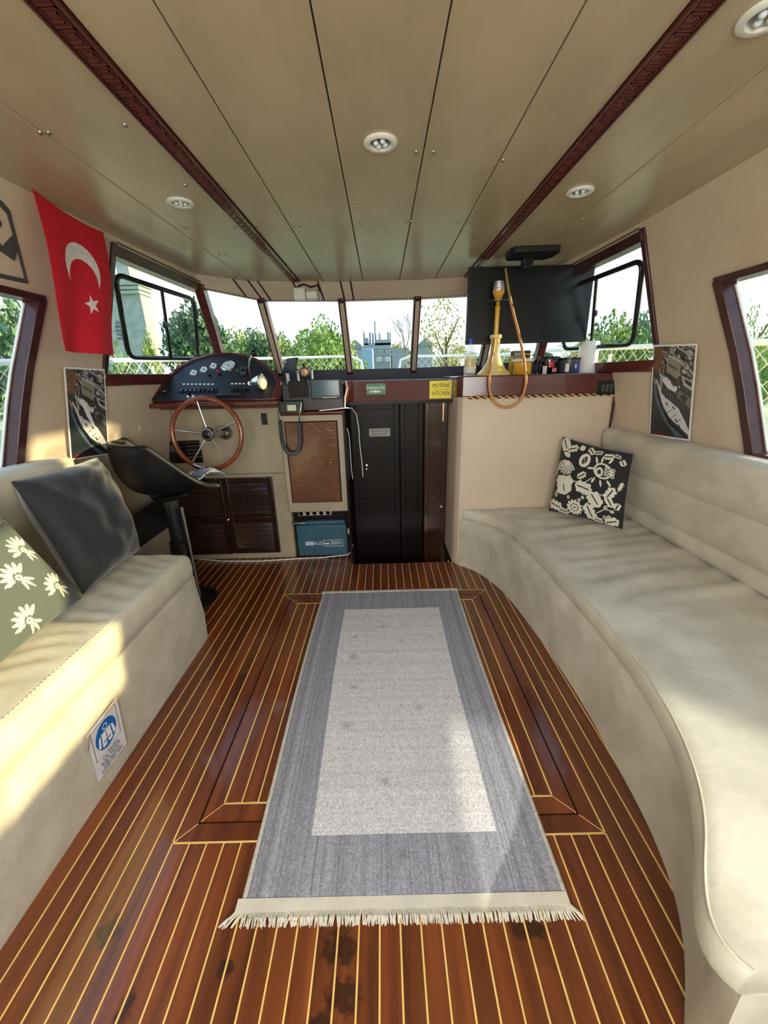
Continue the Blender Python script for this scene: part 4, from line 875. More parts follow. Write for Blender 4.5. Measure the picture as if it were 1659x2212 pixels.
# cables at the right of the cabinet
wc = tag(finish('white_cable', MB().tube([px(u, v, Y=y_) for u, v, y_ in [(690, 887, 2.60), (720, 884, 2.60), (748, 881, 2.62), (760, 882, 2.72), (770, 895, 2.80), (775, 925, 2.85), (777, 960, 2.88), (782, 1000, 2.90), (784, 1030, 2.92)]], .0038, 6), M['rail'], smooth=60), 'thin white cable running from the instrument box down beside the black doors', 'cable')
wc2 = tag(finish('white_cable', MB().tube([px(u, v, Y=y_) for u, v, y_ in [(747, 822, 2.63), (750, 838, 2.63), (745, 858, 2.63), (745, 880, 2.62)]], .0045, 6), M['rail'], smooth=60), 'short white cable at the right edge of the instrument box', 'cable')
wc3 = tag(finish('white_cable', MB().tube([(-.243, 2.72, .97), (-.235, 2.74, .93), (-.236, 2.78, .90), (-.238, 2.82, .80), (-.238, 2.84, .66), (-.232, 2.85, .58)], .0035, 6), M['rail'], smooth=60), 'white lead with plug hanging on the left side of the stairwell', 'cable')
# power strip and inverter under the cabinet
a, c_ = px(644, 1100, Y=2.76), px(717, 1113, Y=2.76); ps = thing('power_strip', 'white five-way socket strip above the blue inverter', 'power strip', ((a.x+c_.x)/2, 2.77, .33))
finish('strip_body', MB().box(a.x, c_.x, 2.745, 2.789, .335, .380), plain('strip_white', srgb(190, 180, 165), .4), ps, bev=.006)
for k in range(5): finish('socket_hole', MB().lathe([(.019, 0), (.019, .003), (.014, .004), (.013, -.002), (.001, -.003)], (a.x+(c_.x-a.x)*(k+.5)/5, 2.745, .357), axis=(0, -1, 0), n=16), M['steel'], ps, smooth=40)
iv = thing('inverter', 'blue metal power inverter box on the floor beside the dark doors', 'inverter', (-.47, 2.76, 0))
finish('case', MB().box(-.668, -.292, 2.735, 2.788, .012, .262), M['inverter'], iv, bev=.008); finish('top_rib', MB().box(-.655, -.300, 2.745, 2.786, .262, .292), M['inverter'], iv, bev=.006)
for xx in (-.64, -.32): finish('foot', MB().box(xx-.02, xx+.02, 2.74, 2.785, 0, .014), M['black'], iv)
finish('end_plate', MB().box(-.292, -.284, 2.738, 2.785, .02, .25), M['black'], iv); finish('grey_tray', MB().box(-.69, -.585, 2.70, 2.78, .287, .300), M['steel'], iv, bev=.003)
zt_ = .115
f = MB()
for k in range(3): f.box(-.607, -.545, 2.7335, 2.7352, zt_-.014+k*.011, zt_-.006+k*.011)
finish('stripe_mark', f, M['dial'], iv); text('AUD', .040, (-.508, 2.7348, zt_), (1, 0, 0), (0, 0, 1), M['dial'], iv, squash=.9)
f = MB()
for q_ in [(-.470, -.322, zt_-.026, zt_-.023), (-.470, -.322, zt_+.023, zt_+.026), (-.470, -.467, zt_-.026, zt_+.026), (-.325, -.322, zt_-.026, zt_+.026)]: f.box(q_[0], q_[1], 2.7335, 2.7352, q_[2], q_[3])
f.box(-.462, -.428, 2.7335, 2.7352, zt_-.010, zt_+.004); finish('label_border', f, M['dial'], iv); text('3000W', .036, (-.378, 2.7348, zt_), (1, 0, 0), (0, 0, 1), M['white'], iv, squash=.78)
tag(finish('white_cable', MB().tube([px(755, 1150, Y=2.74), px(757, 1165, Y=2.73), px(762, 1178, Y=2.71), px(760, 1190, Y=2.70), px(752, 1198, Y=2.70), px(700, 1204, Z=.006), px(640, 1207, Z=.006), px(560, 1212, Z=.006), px(480, 1212, Z=.006), px(424, 1207, Z=.006)], .0045, 6), M['rail'], smooth=60), 'white cable from the inverter along the floor in front of the console', 'cable')
p = px(755, 1150, Y=2.735); tag(finish('plug', MB().obox(p+Vector((0, 0, .012)), (.012, 0, 0), (0, .012, 0), (0, 0, .022)), M['white'], bev=.004), 'white plug at the right side of the blue inverter', 'plug')
# dark board with red lamp behind the bench end
rb = thing('switch_board', 'dark red board with tiny red lamp between left bench and console', 'board', (-1.50, 2.2, .4))
finish('board', MB().prism([(-1.50, 1.95, .36), (-1.505, 2.55, .36), (-1.47, 2.55, .60), (-1.465, 1.95, .56)], (.02, 0, 0)), M['mahogdark'], rb, bev=.003)
finish('socket', MB().box(-1.475, -1.45, 2.02, 2.14, .40, .50), M['black'], rb, bev=.004); finish('red_lamp', MB().lathe([(.006, 0), (.005, .004), (.001, .005)], (-1.45, 2.08, .46), axis=(1, 0, 0), n=10), mat('red_lamp', srgb(255, 60, 80), None, .3, emit=srgb(255, 60, 80), estr=2), rb)

# ================================================================== HELM CHAIR
ch = thing('helm_chair', 'black bucket helm chair on pedestal between left bench and console', 'chair', (-1.26, 2.18, 0))
fa = Vector((.72, .69, 0)).normalized(); rt = Vector((fa.y, -fa.x, 0)); cc0 = Vector((-1.23, 2.14, .735)); rows = []
prof = [(-.21, .275), (-.215, .20), (-.205, .12), (-.17, .04), (-.11, .0), (-.02, -.015), (.07, -.012), (.15, .0), (.20, .012), (.215, .0)]
for d_, z_ in prof:
    row = []
    for j in range(17):
        u = -1+j/8; hw = .205 if z_ > .2 else .225; back = max(0, min(1, (.10-d_)/.3))
        x_ = hw*u*(1-.12*max(0, (z_-.15)/.13)*0); zl = .27-(d_+.21)*.70; fz = z_+max(0, zl-z_)*abs(u)**2.6-.02*abs(u)**4*(z_ > .2)
        fd = d_+.11*u*u*back; row.append(cc0+rt*x_+fa*fd+Vector((0, 0, fz)))
    rows.append(row)
o = finish('seat_shell', MB().grid(rows), plain('chair_black', srgb(15, 16, 18), .55, spec=.3), ch, smooth=80); b_ = o.modifiers.new('sub', 'SUBSURF'); b_.levels = 1; b_.render_levels = 2; b_ = o.modifiers.new('solid', 'SOLIDIFY'); b_.thickness = .03; b_.offset = -1 if False else 0
finish('edge_piping', MB().tube(rows[0], .007, 6), M['steel'], ch, smooth=60)
finish('pedestal', MB().lathe([(.15, 0), (.15, .012), (.07, .03), (.055, .05), (.055, .40), (.042, .41), (.042, .66), (.09, .68), (.10, .70)], (-1.23, 2.16, 0), n=24), M['black'], ch, smooth=40)
finish('steel_tube', MB().tube([(-1.165, 2.14, .03), (-1.165, 2.14, .62)], .010, 8), M['steel'], ch, smooth=60)
r = Ras(60, 60, srgb(120, 130, 150)); 
for _ in range(420): r.ell(random.random(), random.random(), .012, .012, srgb(52, 62, 90) if random.random() < .6 else srgb(200, 206, 216))
def TS(u, v):
    p_ = cc0+fa*(.05+.23*u)+rt*(.02+.26*(v-.45)); return p_+Vector((0, 0, .050+.022*math.sin(u*7)*math.sin(v*6)+.03*nz(u*4, v*4)-.02*max(0, u-.85)*5+.02*v))
tw = sheet('towel', r, TS, M['cloth'], solid=.008); tag(tw, 'crumpled blue-grey patterned towel on the helm chair seat', 'towel')

# ================================================================== WALL ITEMS left
# flag hanging from the ceiling edge
red = srgb(206, 16, 44)[:3]; r = Ras(130, 190, red); asp = 190/130*1.0
wh = srgb(232, 226, 224)[:3]; K = .52/.36
def circ(cx, cy_, rad, c): r.m((r.x-cx)**2+((r.y-cy_)*K)**2 < rad*rad, c)
circ(.50, .37, .27, wh); circ(.50, .45, .222, red)
sx_, sy_ = .60, .615
pts5 = []
for k in range(10): a_ = -PI/2+k*PI/5+.35+PI; rad = .115 if k % 2 == 0 else .045; pts5.append((sx_+math.cos(a_)*rad, sy_+math.sin(a_)*rad/K))
r.poly(pts5, wh)
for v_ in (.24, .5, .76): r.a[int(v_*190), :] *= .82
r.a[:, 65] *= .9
FTL, FTR, FBR, FBL = Vector((-1.195, 1.655, 1.945)), Vector((-1.20, 2.02, 1.925)), Vector((-1.20, 1.93, 1.42)), Vector((-1.235, 1.66, 1.425)); Sf = bil([FTL, FTR, FBR, FBL])
def FS(u, v): return Sf(u, v)+Vector((.012*math.sin(u*9+v*2)*v+.010*math.sin(v*5)+.003, 0, -.03*math.sin(PI*u)*(1-v)*.5))
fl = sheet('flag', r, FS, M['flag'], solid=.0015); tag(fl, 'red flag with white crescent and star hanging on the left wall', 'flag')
# anchor emblem
an = thing('anchor_emblem', 'dark grey anchor in an angular frame on the upper left wall', 'wall decoration', tuple(wp(-1, 1.48, 1.66)))
def wpoly(mb, P, th=.004):
    n_ = len(P); mb.add([wp(-1, y_, z_, -.001) for y_, z_ in P]+[wp(-1, y_, z_, -.001-th) for y_, z_ in P], [tuple(range(n_)), tuple(range(2*n_-1, n_-1, -1))]+[(i_, (i_+1) % n_, n_+(i_+1) % n_, n_+i_) for i_ in range(n_)])
M['charcoal'] = plain('charcoal', srgb(66, 72, 70), .6)
oct_ = [(1.30, 1.885), (1.58, 1.885), (1.612, 1.868), (1.688, 1.664), (1.60, 1.660), (1.27, 1.660), (1.22, 1.69), (1.25, 1.86)]
cen = (1.46, 1.77)
f = MB()
for i_ in range(8):
    a_, b2 = oct_[i_], oct_[(i_+1) % 8]; ia = (a_[0]+(cen[0]-a_[0])*.06, a_[1]+(cen[1]-a_[1])*.12); ib_ = (b2[0]+(cen[0]-b2[0])*.06, b2[1]+(cen[1]-b2[1])*.12); wpoly(f, [a_, b2, ib_, ia])
finish('frame', f, M['charcoal'], an)
f = MB(); cx = 1.48
wpoly(f, [(cx-.011, 1.69), (cx+.011, 1.69), (cx+.011, 1.845), (cx-.011, 1.845)]); wpoly(f, [(cx-.085, 1.812), (cx+.085, 1.812), (cx+.085, 1.826), (cx-.085, 1.826)])
for sg in (-1, 1):
    wpoly(f, [(cx+sg*(.088+.012*math.cos(k*PI/5)), 1.819+.012*math.sin(k*PI/5)) for k in range(10)])
    for k in range(9):
        a0, a1 = k*.14, (k+1)*.14; wpoly(f, [(cx+sg*math.sin(a)*ro, 1.79-math.cos(a)*ro*.95) for a, ro in ((a0, .118-.0018*k), (a1, .118-.0018*(k+1)), (a1, .082), (a0, .078+.0004*k))])
    wpoly(f, [(cx+sg*.058, 1.752), (cx+sg*.150, 1.725), (cx+sg*.160, 1.76), (cx+sg*.143, 1.80), (cx+sg*.105, 1.757)])
for k in range(12):
    a0, a1 = k*PI/6, (k+1)*PI/6; wpoly(f, [(cx+math.cos(a0)*.022, 1.858+math.sin(a0)*.017), (cx+math.cos(a1)*.022, 1.858+math.sin(a1)*.017), (cx+math.cos(a1)*.013, 1.858+math.sin(a1)*.010), (cx+math.cos(a0)*.013, 1.858+math.sin(a0)*.010)])
finish('anchor', f, M['charcoal'], an)
# posters: aerial photograph of a white boat
def poster_ras():
    r = Ras(110, 190, srgb(66, 66, 68)); rg = np.random.default_rng(5)
    def G(v, a=0): return srgb(v+a, v, v-a)
    for _ in range(260):
        x_, y_ = rg.random(), rg.random()*.46; v = int(rg.choice([40, 60, 90, 120, 160, 200])); r.ell(x_, y_, rg.random()*.06+.01, rg.random()*.018+.004, G(v, 4), .55+rg.normal()*.25)
    for _ in range(40): r.ell(.12+rg.normal()*.07, .14+rg.normal()*.05, .05, .02, srgb(110+int(rg.random()*40), 92, 70))
    r.poly([(.36, .09), (.66, .15), (.72, .20), (.66, .33), (.50, .36), (.36, .26)], srgb(150, 146, 128)); r.poly([(.38, .08), (.70, .15), (.70, .17), (.38, .10)], G(200))
    for k in range(5): r.poly([(.42+k*.045, .175+k*.012), (.445+k*.045, .18+k*.012), (.44+k*.045, .21+k*.012), (.415+k*.045, .205+k*.012)], G(35))
    r.poly([(.30, .25), (.50, .30), (.62, .34), (.55, .38), (.32, .30)], G(50, 5)); r.ell(.88, .07, .08, .03, G(180, 6)); r.line(.4, .05, .85, .19, .012, G(150, 4)); r.line(.62, .02, .95, .1, .01, G(170))
    r.poly([(.74, .30), (1, .36), (1, .46), (.80, .40)], G(190)); r.poly([(.80, .33), (.98, .37), (.98, .42), (.84, .38)], G(50))
    r.poly([(0, .42), (.10, .44), (.30, .62), (.62, .84), (1, 1.0), (0, 1.0)], srgb(44, 50, 56)); r.poly([(.03, .44), (.09, .45), (.20, .60), (.45, .78), (.92, .99), (.70, .99), (.35, .80), (.12, .60)], srgb(84, 104, 120))
    r.poly([(.62, .52), (.72, .46), (1, .54), (1, .66), (.86, .60)], G(120, 4)); r.poly([(.70, .52), (.84, .50), (.92, .54), (.86, .60)], G(60))
    r.poly([(.12, .38), (.18, .40), (.26, .50), (.36, .54), (.60, .62), (.72, .66), (.90, .80), (1, .90), (1, .96), (.80, .88), (.52, .78), (.34, .66), (.20, .52)], srgb(222, 222, 228))
    r.poly([(.10, .40), (.13, .40), (.30, .63), (.55, .82), (.98, .985), (.95, 1), (.50, .85), (.24, .64)], srgb(24, 24, 28))
    r.poly([(.24, .36), (.36, .40), (.68, .50), (.62, .60), (.36, .55), (.26, .46)], srgb(48, 50, 66))
    for k in range(4): r.line(.36+k*.07, .46+k*.02, .36+k*.07, .55+k*.012, .006, G(120))
    r.poly([(.24, .31), (.40, .33), (.56, .42), (.64, .49), (.42, .445), (.28, .37)], srgb(228, 228, 232)); r.line(.20, .27, .24, .47, .009, G(210)); r.line(.28, .25, .26, .44, .007, G(190))
    for x_, y_ in [(.42, .62), (.60, .66), (.68, .80), (.76, .86)]: r.ell(x_, y_, .04, .012, G(60), .5)
    for k in range(3): r.line(.44+k*.12, .72+k*.05, .56+k*.12, .68+k*.05, .005, G(110))
    r.ell(.62, .44, .04, .025, G(230), .3); r.m((r.y > .955) & (r.x < .55), srgb(70, 40, 40))
    for k in range(9): r.ell(.12+k*.04, .975, .014, .008, srgb(150, 50, 46))
    return r
pr_ = poster_ras()
for nm_, cs, lab in [('poster', [(137, 792), (225, 797), (235, 982), (152, 995)], 'poster of a white boat on the left wall behind the black chair'), ('poster', [(1412, 745), (1507, 742), (1490, 953), (1403, 940)], 'poster of a white boat on the right wall above the sofa')]:
    c4 = [wpx(u, v, -.012) for u, v in cs]; po = thing(nm_, lab, 'poster', tuple(sum(c4, Vector())/4)); S = bil(c4)
    po['group'] = 'posters on the side walls'
    sg = 1 if c4[0].x < 0 else -1
    sheet('print', pr_, lambda u, v: S(.03+.94*u, .02+.96*v)+Vector((.0022*sg, 0, 0)), M['print'], po); nn = Vector((-.002 if c4[0].x < 0 else .002, 0, 0))
    finish('white_border', MB().prism(c4, nn*-1), M['paper'], po)

# ================================================================== TV
TY = 2.75; a, c_ = px(1015, 573, Y=TY), px(1264, 745, Y=TY); tr = px(1290, 573, Y=TY); zb_ = px(1135, 741, Y=TY).z; zt_ = min(px(1150, 573, Y=TY).z, 1.925)
x0_, x1_ = px(1010, 660, Y=TY).x, px(1276, 660, Y=TY).x
tv = thing('television', 'large black flat television hung from the ceiling above the counter', 'television', ((x0_+x1_)/2, TY+.02, zb_))
finish('casing', MB().box(x0_, x1_, TY, TY+.035, zb_, zt_), M['black'], tv, bev=.004); finish('screen', MB().box(x0_+.008, x1_-.008, TY-.0025, TY+.001, zb_+.014, zt_-.008), M['screen'], tv)
mx_ = px(1140, 560, Y=2.62).x
finish('bracket_arm', MB().box(mx_-.028, mx_+.028, 2.60, 2.66, 1.895, 1.95).box(mx_-.02, mx_+.02, 2.62, TY+.06, 1.875, 1.90), M['black'], tv, bev=.004)
finish('back_mount', MB().box(mx_-.08, mx_+.08, TY+.03, TY+.06, zb_+.1, zt_-.02), M['black'], tv)
P4 = [px(1097, 555, Z=1.9485), px(1104, 563, Z=1.9485), px(1178, 555, Z=1.9485), px(1180, 534, Z=1.9485), px(1172, 528, Z=1.9485), px(1100, 532, Z=1.9485)]
xm = mx_; finish('ceiling_plate', MB().prism([(xm-.12, 2.47, 1.949), (xm+.12, 2.46, 1.949), (xm+.135, 2.50, 1.949), (xm+.135, 2.60, 1.949), (xm+.10, 2.65, 1.949), (xm-.11, 2.65, 1.949), (xm-.135, 2.61, 1.949), (xm-.135, 2.50, 1.949)], (0, 0, -.028)), M['black'], tv, bev=.004)

# ================================================================== HOOKAH
HY = 2.67; hb_ = px(1066, 808, Y=HY); hx = hb_.x; ZB = 1.289
hk = thing('hookah', 'yellow and gold hookah standing on the wooden counter before the television', 'hookah', (hx, HY, ZB))
zz = lambda v: px(1070, v, Y=HY).z
M['yglass'] = mat('yellow_glass', srgb(250, 240, 190), srgb(240, 214, 90), .12, alpha=.88, coat=.5, spec=.7, scale=(12, 12, 12))
finish('glass_base', MB().lathe([(.105, 0), (.108, .006), (.095, .018), (.072, .042), (.048, .08), (.033, .125), (.026, zz(738)-ZB)], (hx, HY, ZB), n=32), M['yglass'], hk, smooth=60)
finish('collar', MB().lathe([(.030, zz(742)-ZB), (.030, zz(732)-ZB), (.037, zz(731)-ZB), (.037, zz(724)-ZB), (.030, zz(723)-ZB)], (hx, HY, ZB), n=24), plain('cream_collar', srgb(226, 206, 140), .3), hk, smooth=40)
finish('stem', MB().lathe([(.014, zz(726)-ZB), (.014, zz(668)-ZB), (.018, zz(664)-ZB), (.012, zz(660)-ZB), (.010, zz(656)-ZB), (.016, zz(652)-ZB)], (hx, HY, ZB), n=20), M['gold'], hk, smooth=40)
finish('tray', MB().lathe([(.016, zz(654)-ZB), (.066, zz(652)-ZB), (.067, zz(651)-ZB), (.016, zz(652)-ZB)], (hx, HY, ZB), n=28), M['steel'], hk, smooth=40)
finish('bowl', MB().lathe([(.014, zz(651)-ZB), (.020, zz(646)-ZB), (.036, zz(632)-ZB), (.037, zz(629)-ZB)], (hx, HY, ZB), n=24), M['gold'], hk, smooth=50)
finish('foil_cap', MB().lathe([(.036, zz(629)-ZB), (.034, zz(618)-ZB), (.031, zz(609)-ZB), (.026, zz(608)-ZB), (.024, zz(613)-ZB), (.001, zz(614)-ZB)], (hx, HY, ZB), n=14), M['silver'], hk, smooth=30)
hp = [(1067, 733, 2.64), (1067, 745, 2.60), (1063, 770, 2.56), (1058, 800, 2.515), (1057, 835, 2.505), (1063, 860, 2.505), (1078, 876, 2.505), (1097, 880, 2.505), (1115, 873, 2.505), (1129, 855, 2.505), (1136, 825, 2.51), (1134, 795, 2.52), (1128, 755, 2.56), (1119, 715, 2.58), (1110, 680, 2.60), (1103, 650, 2.61)]
P = [px(u, v, Y=y_) for u, v, y_ in hp]; D = []
for i_ in range(len(P)-1):
    p0, p1, p2, p3 = P[max(0, i_-1)], P[i_], P[i_+1], P[min(len(P)-1, i_+2)]
    for k in range(6):
        t_ = k/6; D.append(.5*((2*p1)+(p2-p0)*t_+(2*p0-5*p1+4*p2-p3)*t_*t_+(-p0+3*p1-3*p2+p3)*t_**3))
D.append(P[-1]); finish('hose', MB().tube(D, .0085, 8), M['hose'], hk, smooth=60)
finish('mouthpiece', MB().tube([P[-1], px(1097, 615, Y=2.62), px(1092, 580, Y=2.63)], [.0085, .009, .0065], 8), plain('mouthpiece', srgb(150, 120, 70), .3), hk, smooth=60)

# ================================================================== THINGS ON THE COUNTER
def cyl_thing(name, label, cat, u, y, parts):
    x_ = px(u, 807, Y=y).x; t_ = thing(name, label, cat, (x_, y, ZB))
    for nm_, prof_, m_, *r_ in parts: finish(nm_, MB().lathe(prof_, (x_, y, ZB), n=r_[0] if r_ else 24), m_, t_, smooth=45)
    return t_
cyl_thing('bottle', 'clear bottle with yellow liquid and blue cap left of the hookah', 'bottle', 1014, 2.72, [('bottle_body', [(.036, 0), (.038, .006), (.038, .13), (.030, .16), (.014, .185), (.014, .20)], M['clear']), ('liquid', [(.033, .05), (.034, .055), (.034, .105), (.001, .106)], plain('yellow_liquid', srgb(226, 196, 50), .2)), ('white_label', [(.0385, .02), (.0385, .055)], M['white']), ('cap', [(.015, .195), (.015, .225), (.001, .226)], plain('cap_blue', srgb(40, 70, 190), .4))])
cyl_thing('jar', 'yellow canister with white lid beside the hookah hose', 'jar', 1127, 2.70, [('jar_body', [(.052, 0), (.058, .01), (.058, .075)], M['gold'], 24), ('lid', [(.068, .078), (.070, .082), (.068, .094), (.001, .095)], M['white'])])
x_ = px(1125, 790, Y=2.90).x; bx_ = thing('tea_box', 'dark patterned box with gold edge behind the yellow canister', 'box', (x_, 2.9, ZB))
finish('carton', MB().box(x_-.065, x_+.055, 2.88, 2.94, ZB, ZB+.155), M['blackgloss'], bx_, bev=.003); finish('gold_edge', MB().box(x_-.074, x_-.064, 2.879, 2.94, ZB, ZB+.12), M['gold'], bx_)
for k in range(10): finish('gold_mark', MB().box(x_-.05+.022*(k % 5), x_-.035+.022*(k % 5), 2.877, 2.881, ZB+.10+.025*(k//5), ZB+.112+.025*(k//5)), M['gold'], bx_)
cyl_thing('tin', 'black tin with red label on the counter', 'tin', 1183, 2.76, [('tin_body', [(.062, 0), (.066, .004), (.066, .085)], M['blackgloss']), ('lid', [(.070, .085), (.071, .10), (.066, .106), (.001, .107)], M['black'])])
cyl_thing('tin', 'black tin with blue label beside the paper roll', 'tin', 1226, 2.74, [('tin_body', [(.062, 0), (.066, .004), (.066, .082)], plain('tin_grey', srgb(66, 72, 80), .3)), ('lid', [(.069, .082), (.070, .096), (.001, .098)], M['black'])])
def patch(t_, y, u, r0, a0, a1, z0_, z1_, m_, nm_='label_patch'):
    x_ = px(u, 807, Y=y).x; rows = [[(x_+math.sin(a0+(a1-a0)*k/8)*r0, y-math.cos(a0+(a1-a0)*k/8)*r0, z_) for k in range(9)] for z_ in (ZB+z0_, ZB+z1_)]; finish(nm_, MB().grid(rows), m_, t_)
tins = [o for o in bpy.data.objects if o.name.startswith('tin') and o.type == 'EMPTY']
patch(tins[0], 2.76, 1183, .067, -.35, .15, .04, .078, M['red']); patch(tins[0], 2.76, 1183, .0672, .0, .5, .012, .035, plain('pink', srgb(200, 120, 124), .4)); patch(tins[0], 2.76, 1183, .0675, -.9, -.5, .0, .05, M['white'])
patch(tins[1], 2.74, 1226, .067, .1, .9, .006, .07, plain('label_blue', srgb(50, 66, 130), .4)); patch(tins[1], 2.74, 1226, .0675, -.7, -.35, .01, .06, M['white']); patch(tins[1], 2.74, 1226, .0678, .2, .35, .03, .055, M['white'])
pr2 = cyl_thing('paper_roll', 'white paper towel roll at the right end of the counter', 'paper roll', 1266, 2.72, [('roll', [(.018, 0), (.056, .001), (.057, .004), (.057, .186), (.054, .19), (.018, .19)], M['paper']), ('core', [(.018, .001), (.018, .189), (.015, .189), (.015, .001)], M['inlay'])])
x_ = px(1266, 807, Y=2.72).x; finish('loose_sheet', MB().grid([[(x_-.057, 2.72, ZB+z_), (x_-.068, 2.70, ZB+z_-.01), (x_-.078, 2.70, ZB+z_-.02)] for z_ in (.10, .14, .175)]), M['paper'], pr2, solid=.001)

# ================================================================== CEILING LIGHTS
lights = [((822, 307), 'white round recessed light in the middle of the ceiling'), ((390, 437), 'white round recessed light near the left red strip'), ((1253, 413), 'white round recessed light between right red strip and right wall'), ((1659, 30), 'white round recessed light at the top right edge of the ceiling')]
for (u, v), lab in lights:
    p = px(u, v, Z=1.95); L_ = thing('ceiling_light', lab, 'ceiling light', (p.x, p.y, 1.95), 'recessed ceiling lights')
    finish('ring', MB().lathe([(.050, 0), (.050, -.004), (.044, -.008), (.034, -.007), (.031, -.003), (.030, .0)], (p.x, p.y, 1.9495), n=32), M['white'], L_, smooth=40)
    finish('reflector', MB().lathe([(.031, -.001), (.026, -.003), (.001, -.003)], (p.x, p.y, 1.9495), n=24), M['steel'], L_, smooth=40)
    for k in range(4): finish('led', MB().lathe([(.001, -.010), (.006, -.008), (.008, -.003)], (p.x+.015*math.cos(k*PI/2+.4), p.y+.015*math.sin(k*PI/2+.4), 1.9495), n=12), M['dial'], L_, smooth=60)

# ================================================================== OUTSIDE
struct(finish('ground', MB().box(-400, 400, -200, 400, -1.3, -1.0), M['grass'], origin=(0, 0, -1)))
for s in (-1, 1): struct(finish('side_deck', MB().box(min(s*1.7, s*2.2), max(s*1.7, s*2.2), -3, 4.6, .40, .46), M['deck']))
def net(mb, A, B_, z0_, z1_, cell=.11):
    A, B_ = Vector(A), Vector(B_); L = (Vector((B_.x, B_.y, 0))-Vector((A.x, A.y, 0))).length; H = z1_-z0_; nk = int((L+H)/cell)
    def pt(s_, h, top0, top1): q_ = A.lerp(B_, s_/L); return Vector((q_.x, q_.y, z0_+h))
    for k in range(nk+1):
        for sg in (0, 1):
            s0 = k*cell-H; s1 = s0+H; a0, h0, a1, h1 = s0, 0, s1, H
            if a0 < 0: h0 = -a0; a0 = 0
            if a1 > L: h1 = H-(a1-L); a1 = L
            if a1 <= a0: continue
            if sg: p_, q_ = pt(a0, H-h0, 0, 0), pt(a1, H-h1, 0, 0)
            else: p_, q_ = pt(a0, h0, 0, 0), pt(a1, h1, 0, 0)
            mb.tube([p_, q_], .0026, 3)
for s, lab in ((-1, 'white deck railing with diamond net outside the left windows'), (1, 'white deck railing with diamond net outside the right windows')):
    rl = thing('deck_railing', lab, 'railing', (s*2.12, 1.5, .46))
    finish('top_rail', MB().tube([(s*2.12, -2.5, 1.40), (s*2.12, 2.2, 1.42), (s*2.0, 3.3, 1.47), (s*1.75, 4.5, 1.52)], .018, 8), M['rail'], rl, smooth=60)
    nb = MB(); net(nb, (s*2.12, -1.0, 0), (s*2.12, 2.2, 0), .5, 1.41); net(nb, (s*2.12, 2.2, 0), (s*1.75, 4.5, 0), .5, 1.46); stuff(finish('net', nb, M['rope'], rl))
    for yy in (-1.2, .0, 1.2, 2.4, 3.5): xx = s*(2.12 if yy < 2.3 else 2.12-(yy-2.2)*.16); finish('post', MB().tube([(xx, yy, .46), (xx, yy, 1.43)], .014, 8), M['rail'], rl, smooth=60)
pf = thing('bow_railing', 'white curved bow railing outside the front windows', 'railing', (0, 5.5, .5))
finish('top_rail', MB().tube([(-1.75, 4.5, 1.52), (-1.3, 5.3, 1.55), (-.6, 5.5, 1.56), (-.38, 5.5, 1.555), (-.26, 5.5, 1.50), (-.24, 5.5, 1.38), (-.24, 5.5, .5)], .016, 8), M['rail'], pf, smooth=60)
finish('top_rail', MB().tube([(1.75, 4.5, 1.52), (1.5, 5.2, 1.52), (.9, 5.5, 1.535), (.38, 5.5, 1.54), (.26, 5.5, 1.50), (.235, 5.5, 1.38), (.235, 5.5, .5)], .016, 8), M['rail'], pf, smooth=60)
nb = MB(); net(nb, (-1.3, 5.3, 0), (-.28, 5.5, 0), .6, 1.54, .09); net(nb, (.28, 5.5, 0), (1.5, 5.2, 0), .6, 1.52, .09); stuff(finish('net', nb, M['rope'], pf))
struct(finish('fore_deck', MB().prism([(-1.7, 3.75, .40), (1.7, 3.75, .40), (1.9, 4.5, .40), (1.4, 5.4, .40), (0, 5.9, .40), (-1.4, 5.4, .40), (-1.9, 4.5, .40)], (0, 0, .06)), M['deck']))
# trees
def leaf_mesh(n, seed, size, lumps=9, shell=.5):
    rg = np.random.default_rng(seed); cs = rg.normal(0, .42, (lumps, 3)); cs[:, 2] *= .9; rr = .34+.25*rg.random(lumps)
    idx = rg.integers(0, lumps, n); d = rg.normal(0, 1, (n, 3)); d /= np.linalg.norm(d, axis=1)[:, None]; rad = rr[idx]*(shell+(1-shell)*rg.random(n))
    P = cs[idx]+d*rad[:, None]
    a_ = rg.normal(0, 1, (n, 3)); a_ /= np.linalg.norm(a_, axis=1)[:, None]; b2 = np.cross(a_, rg.normal(0, 1, (n, 3))); b2 /= np.linalg.norm(b2, axis=1)[:, None]
    s_ = size*(.6+.8*rg.random(n))[:, None]; a_ = a_*s_; b2 = b2*s_*.6
    V = np.stack([P-a_, P+b2, P+a_, P-b2], 1).reshape(-1, 3); me = bpy.data.meshes.new('foliage'); me.from_pydata(V.tolist(), [], [(4*i_, 4*i_+1, 4*i_+2, 4*i_+3) for i_ in range(n)]); return me
LM = {('full', m_): leaf_mesh(5200, k, .05) for k, m_ in enumerate(['leaf', 'leafdark', 'leafdry'])}
LM[('thin', 'leafdry')] = leaf_mesh(1300, 9, .035, 12, .3); LM[('thin', 'leaf')] = leaf_mesh(1500, 10, .04, 12, .3)
for (k_, m_), me in LM.items(): me.materials.append(M[m_])
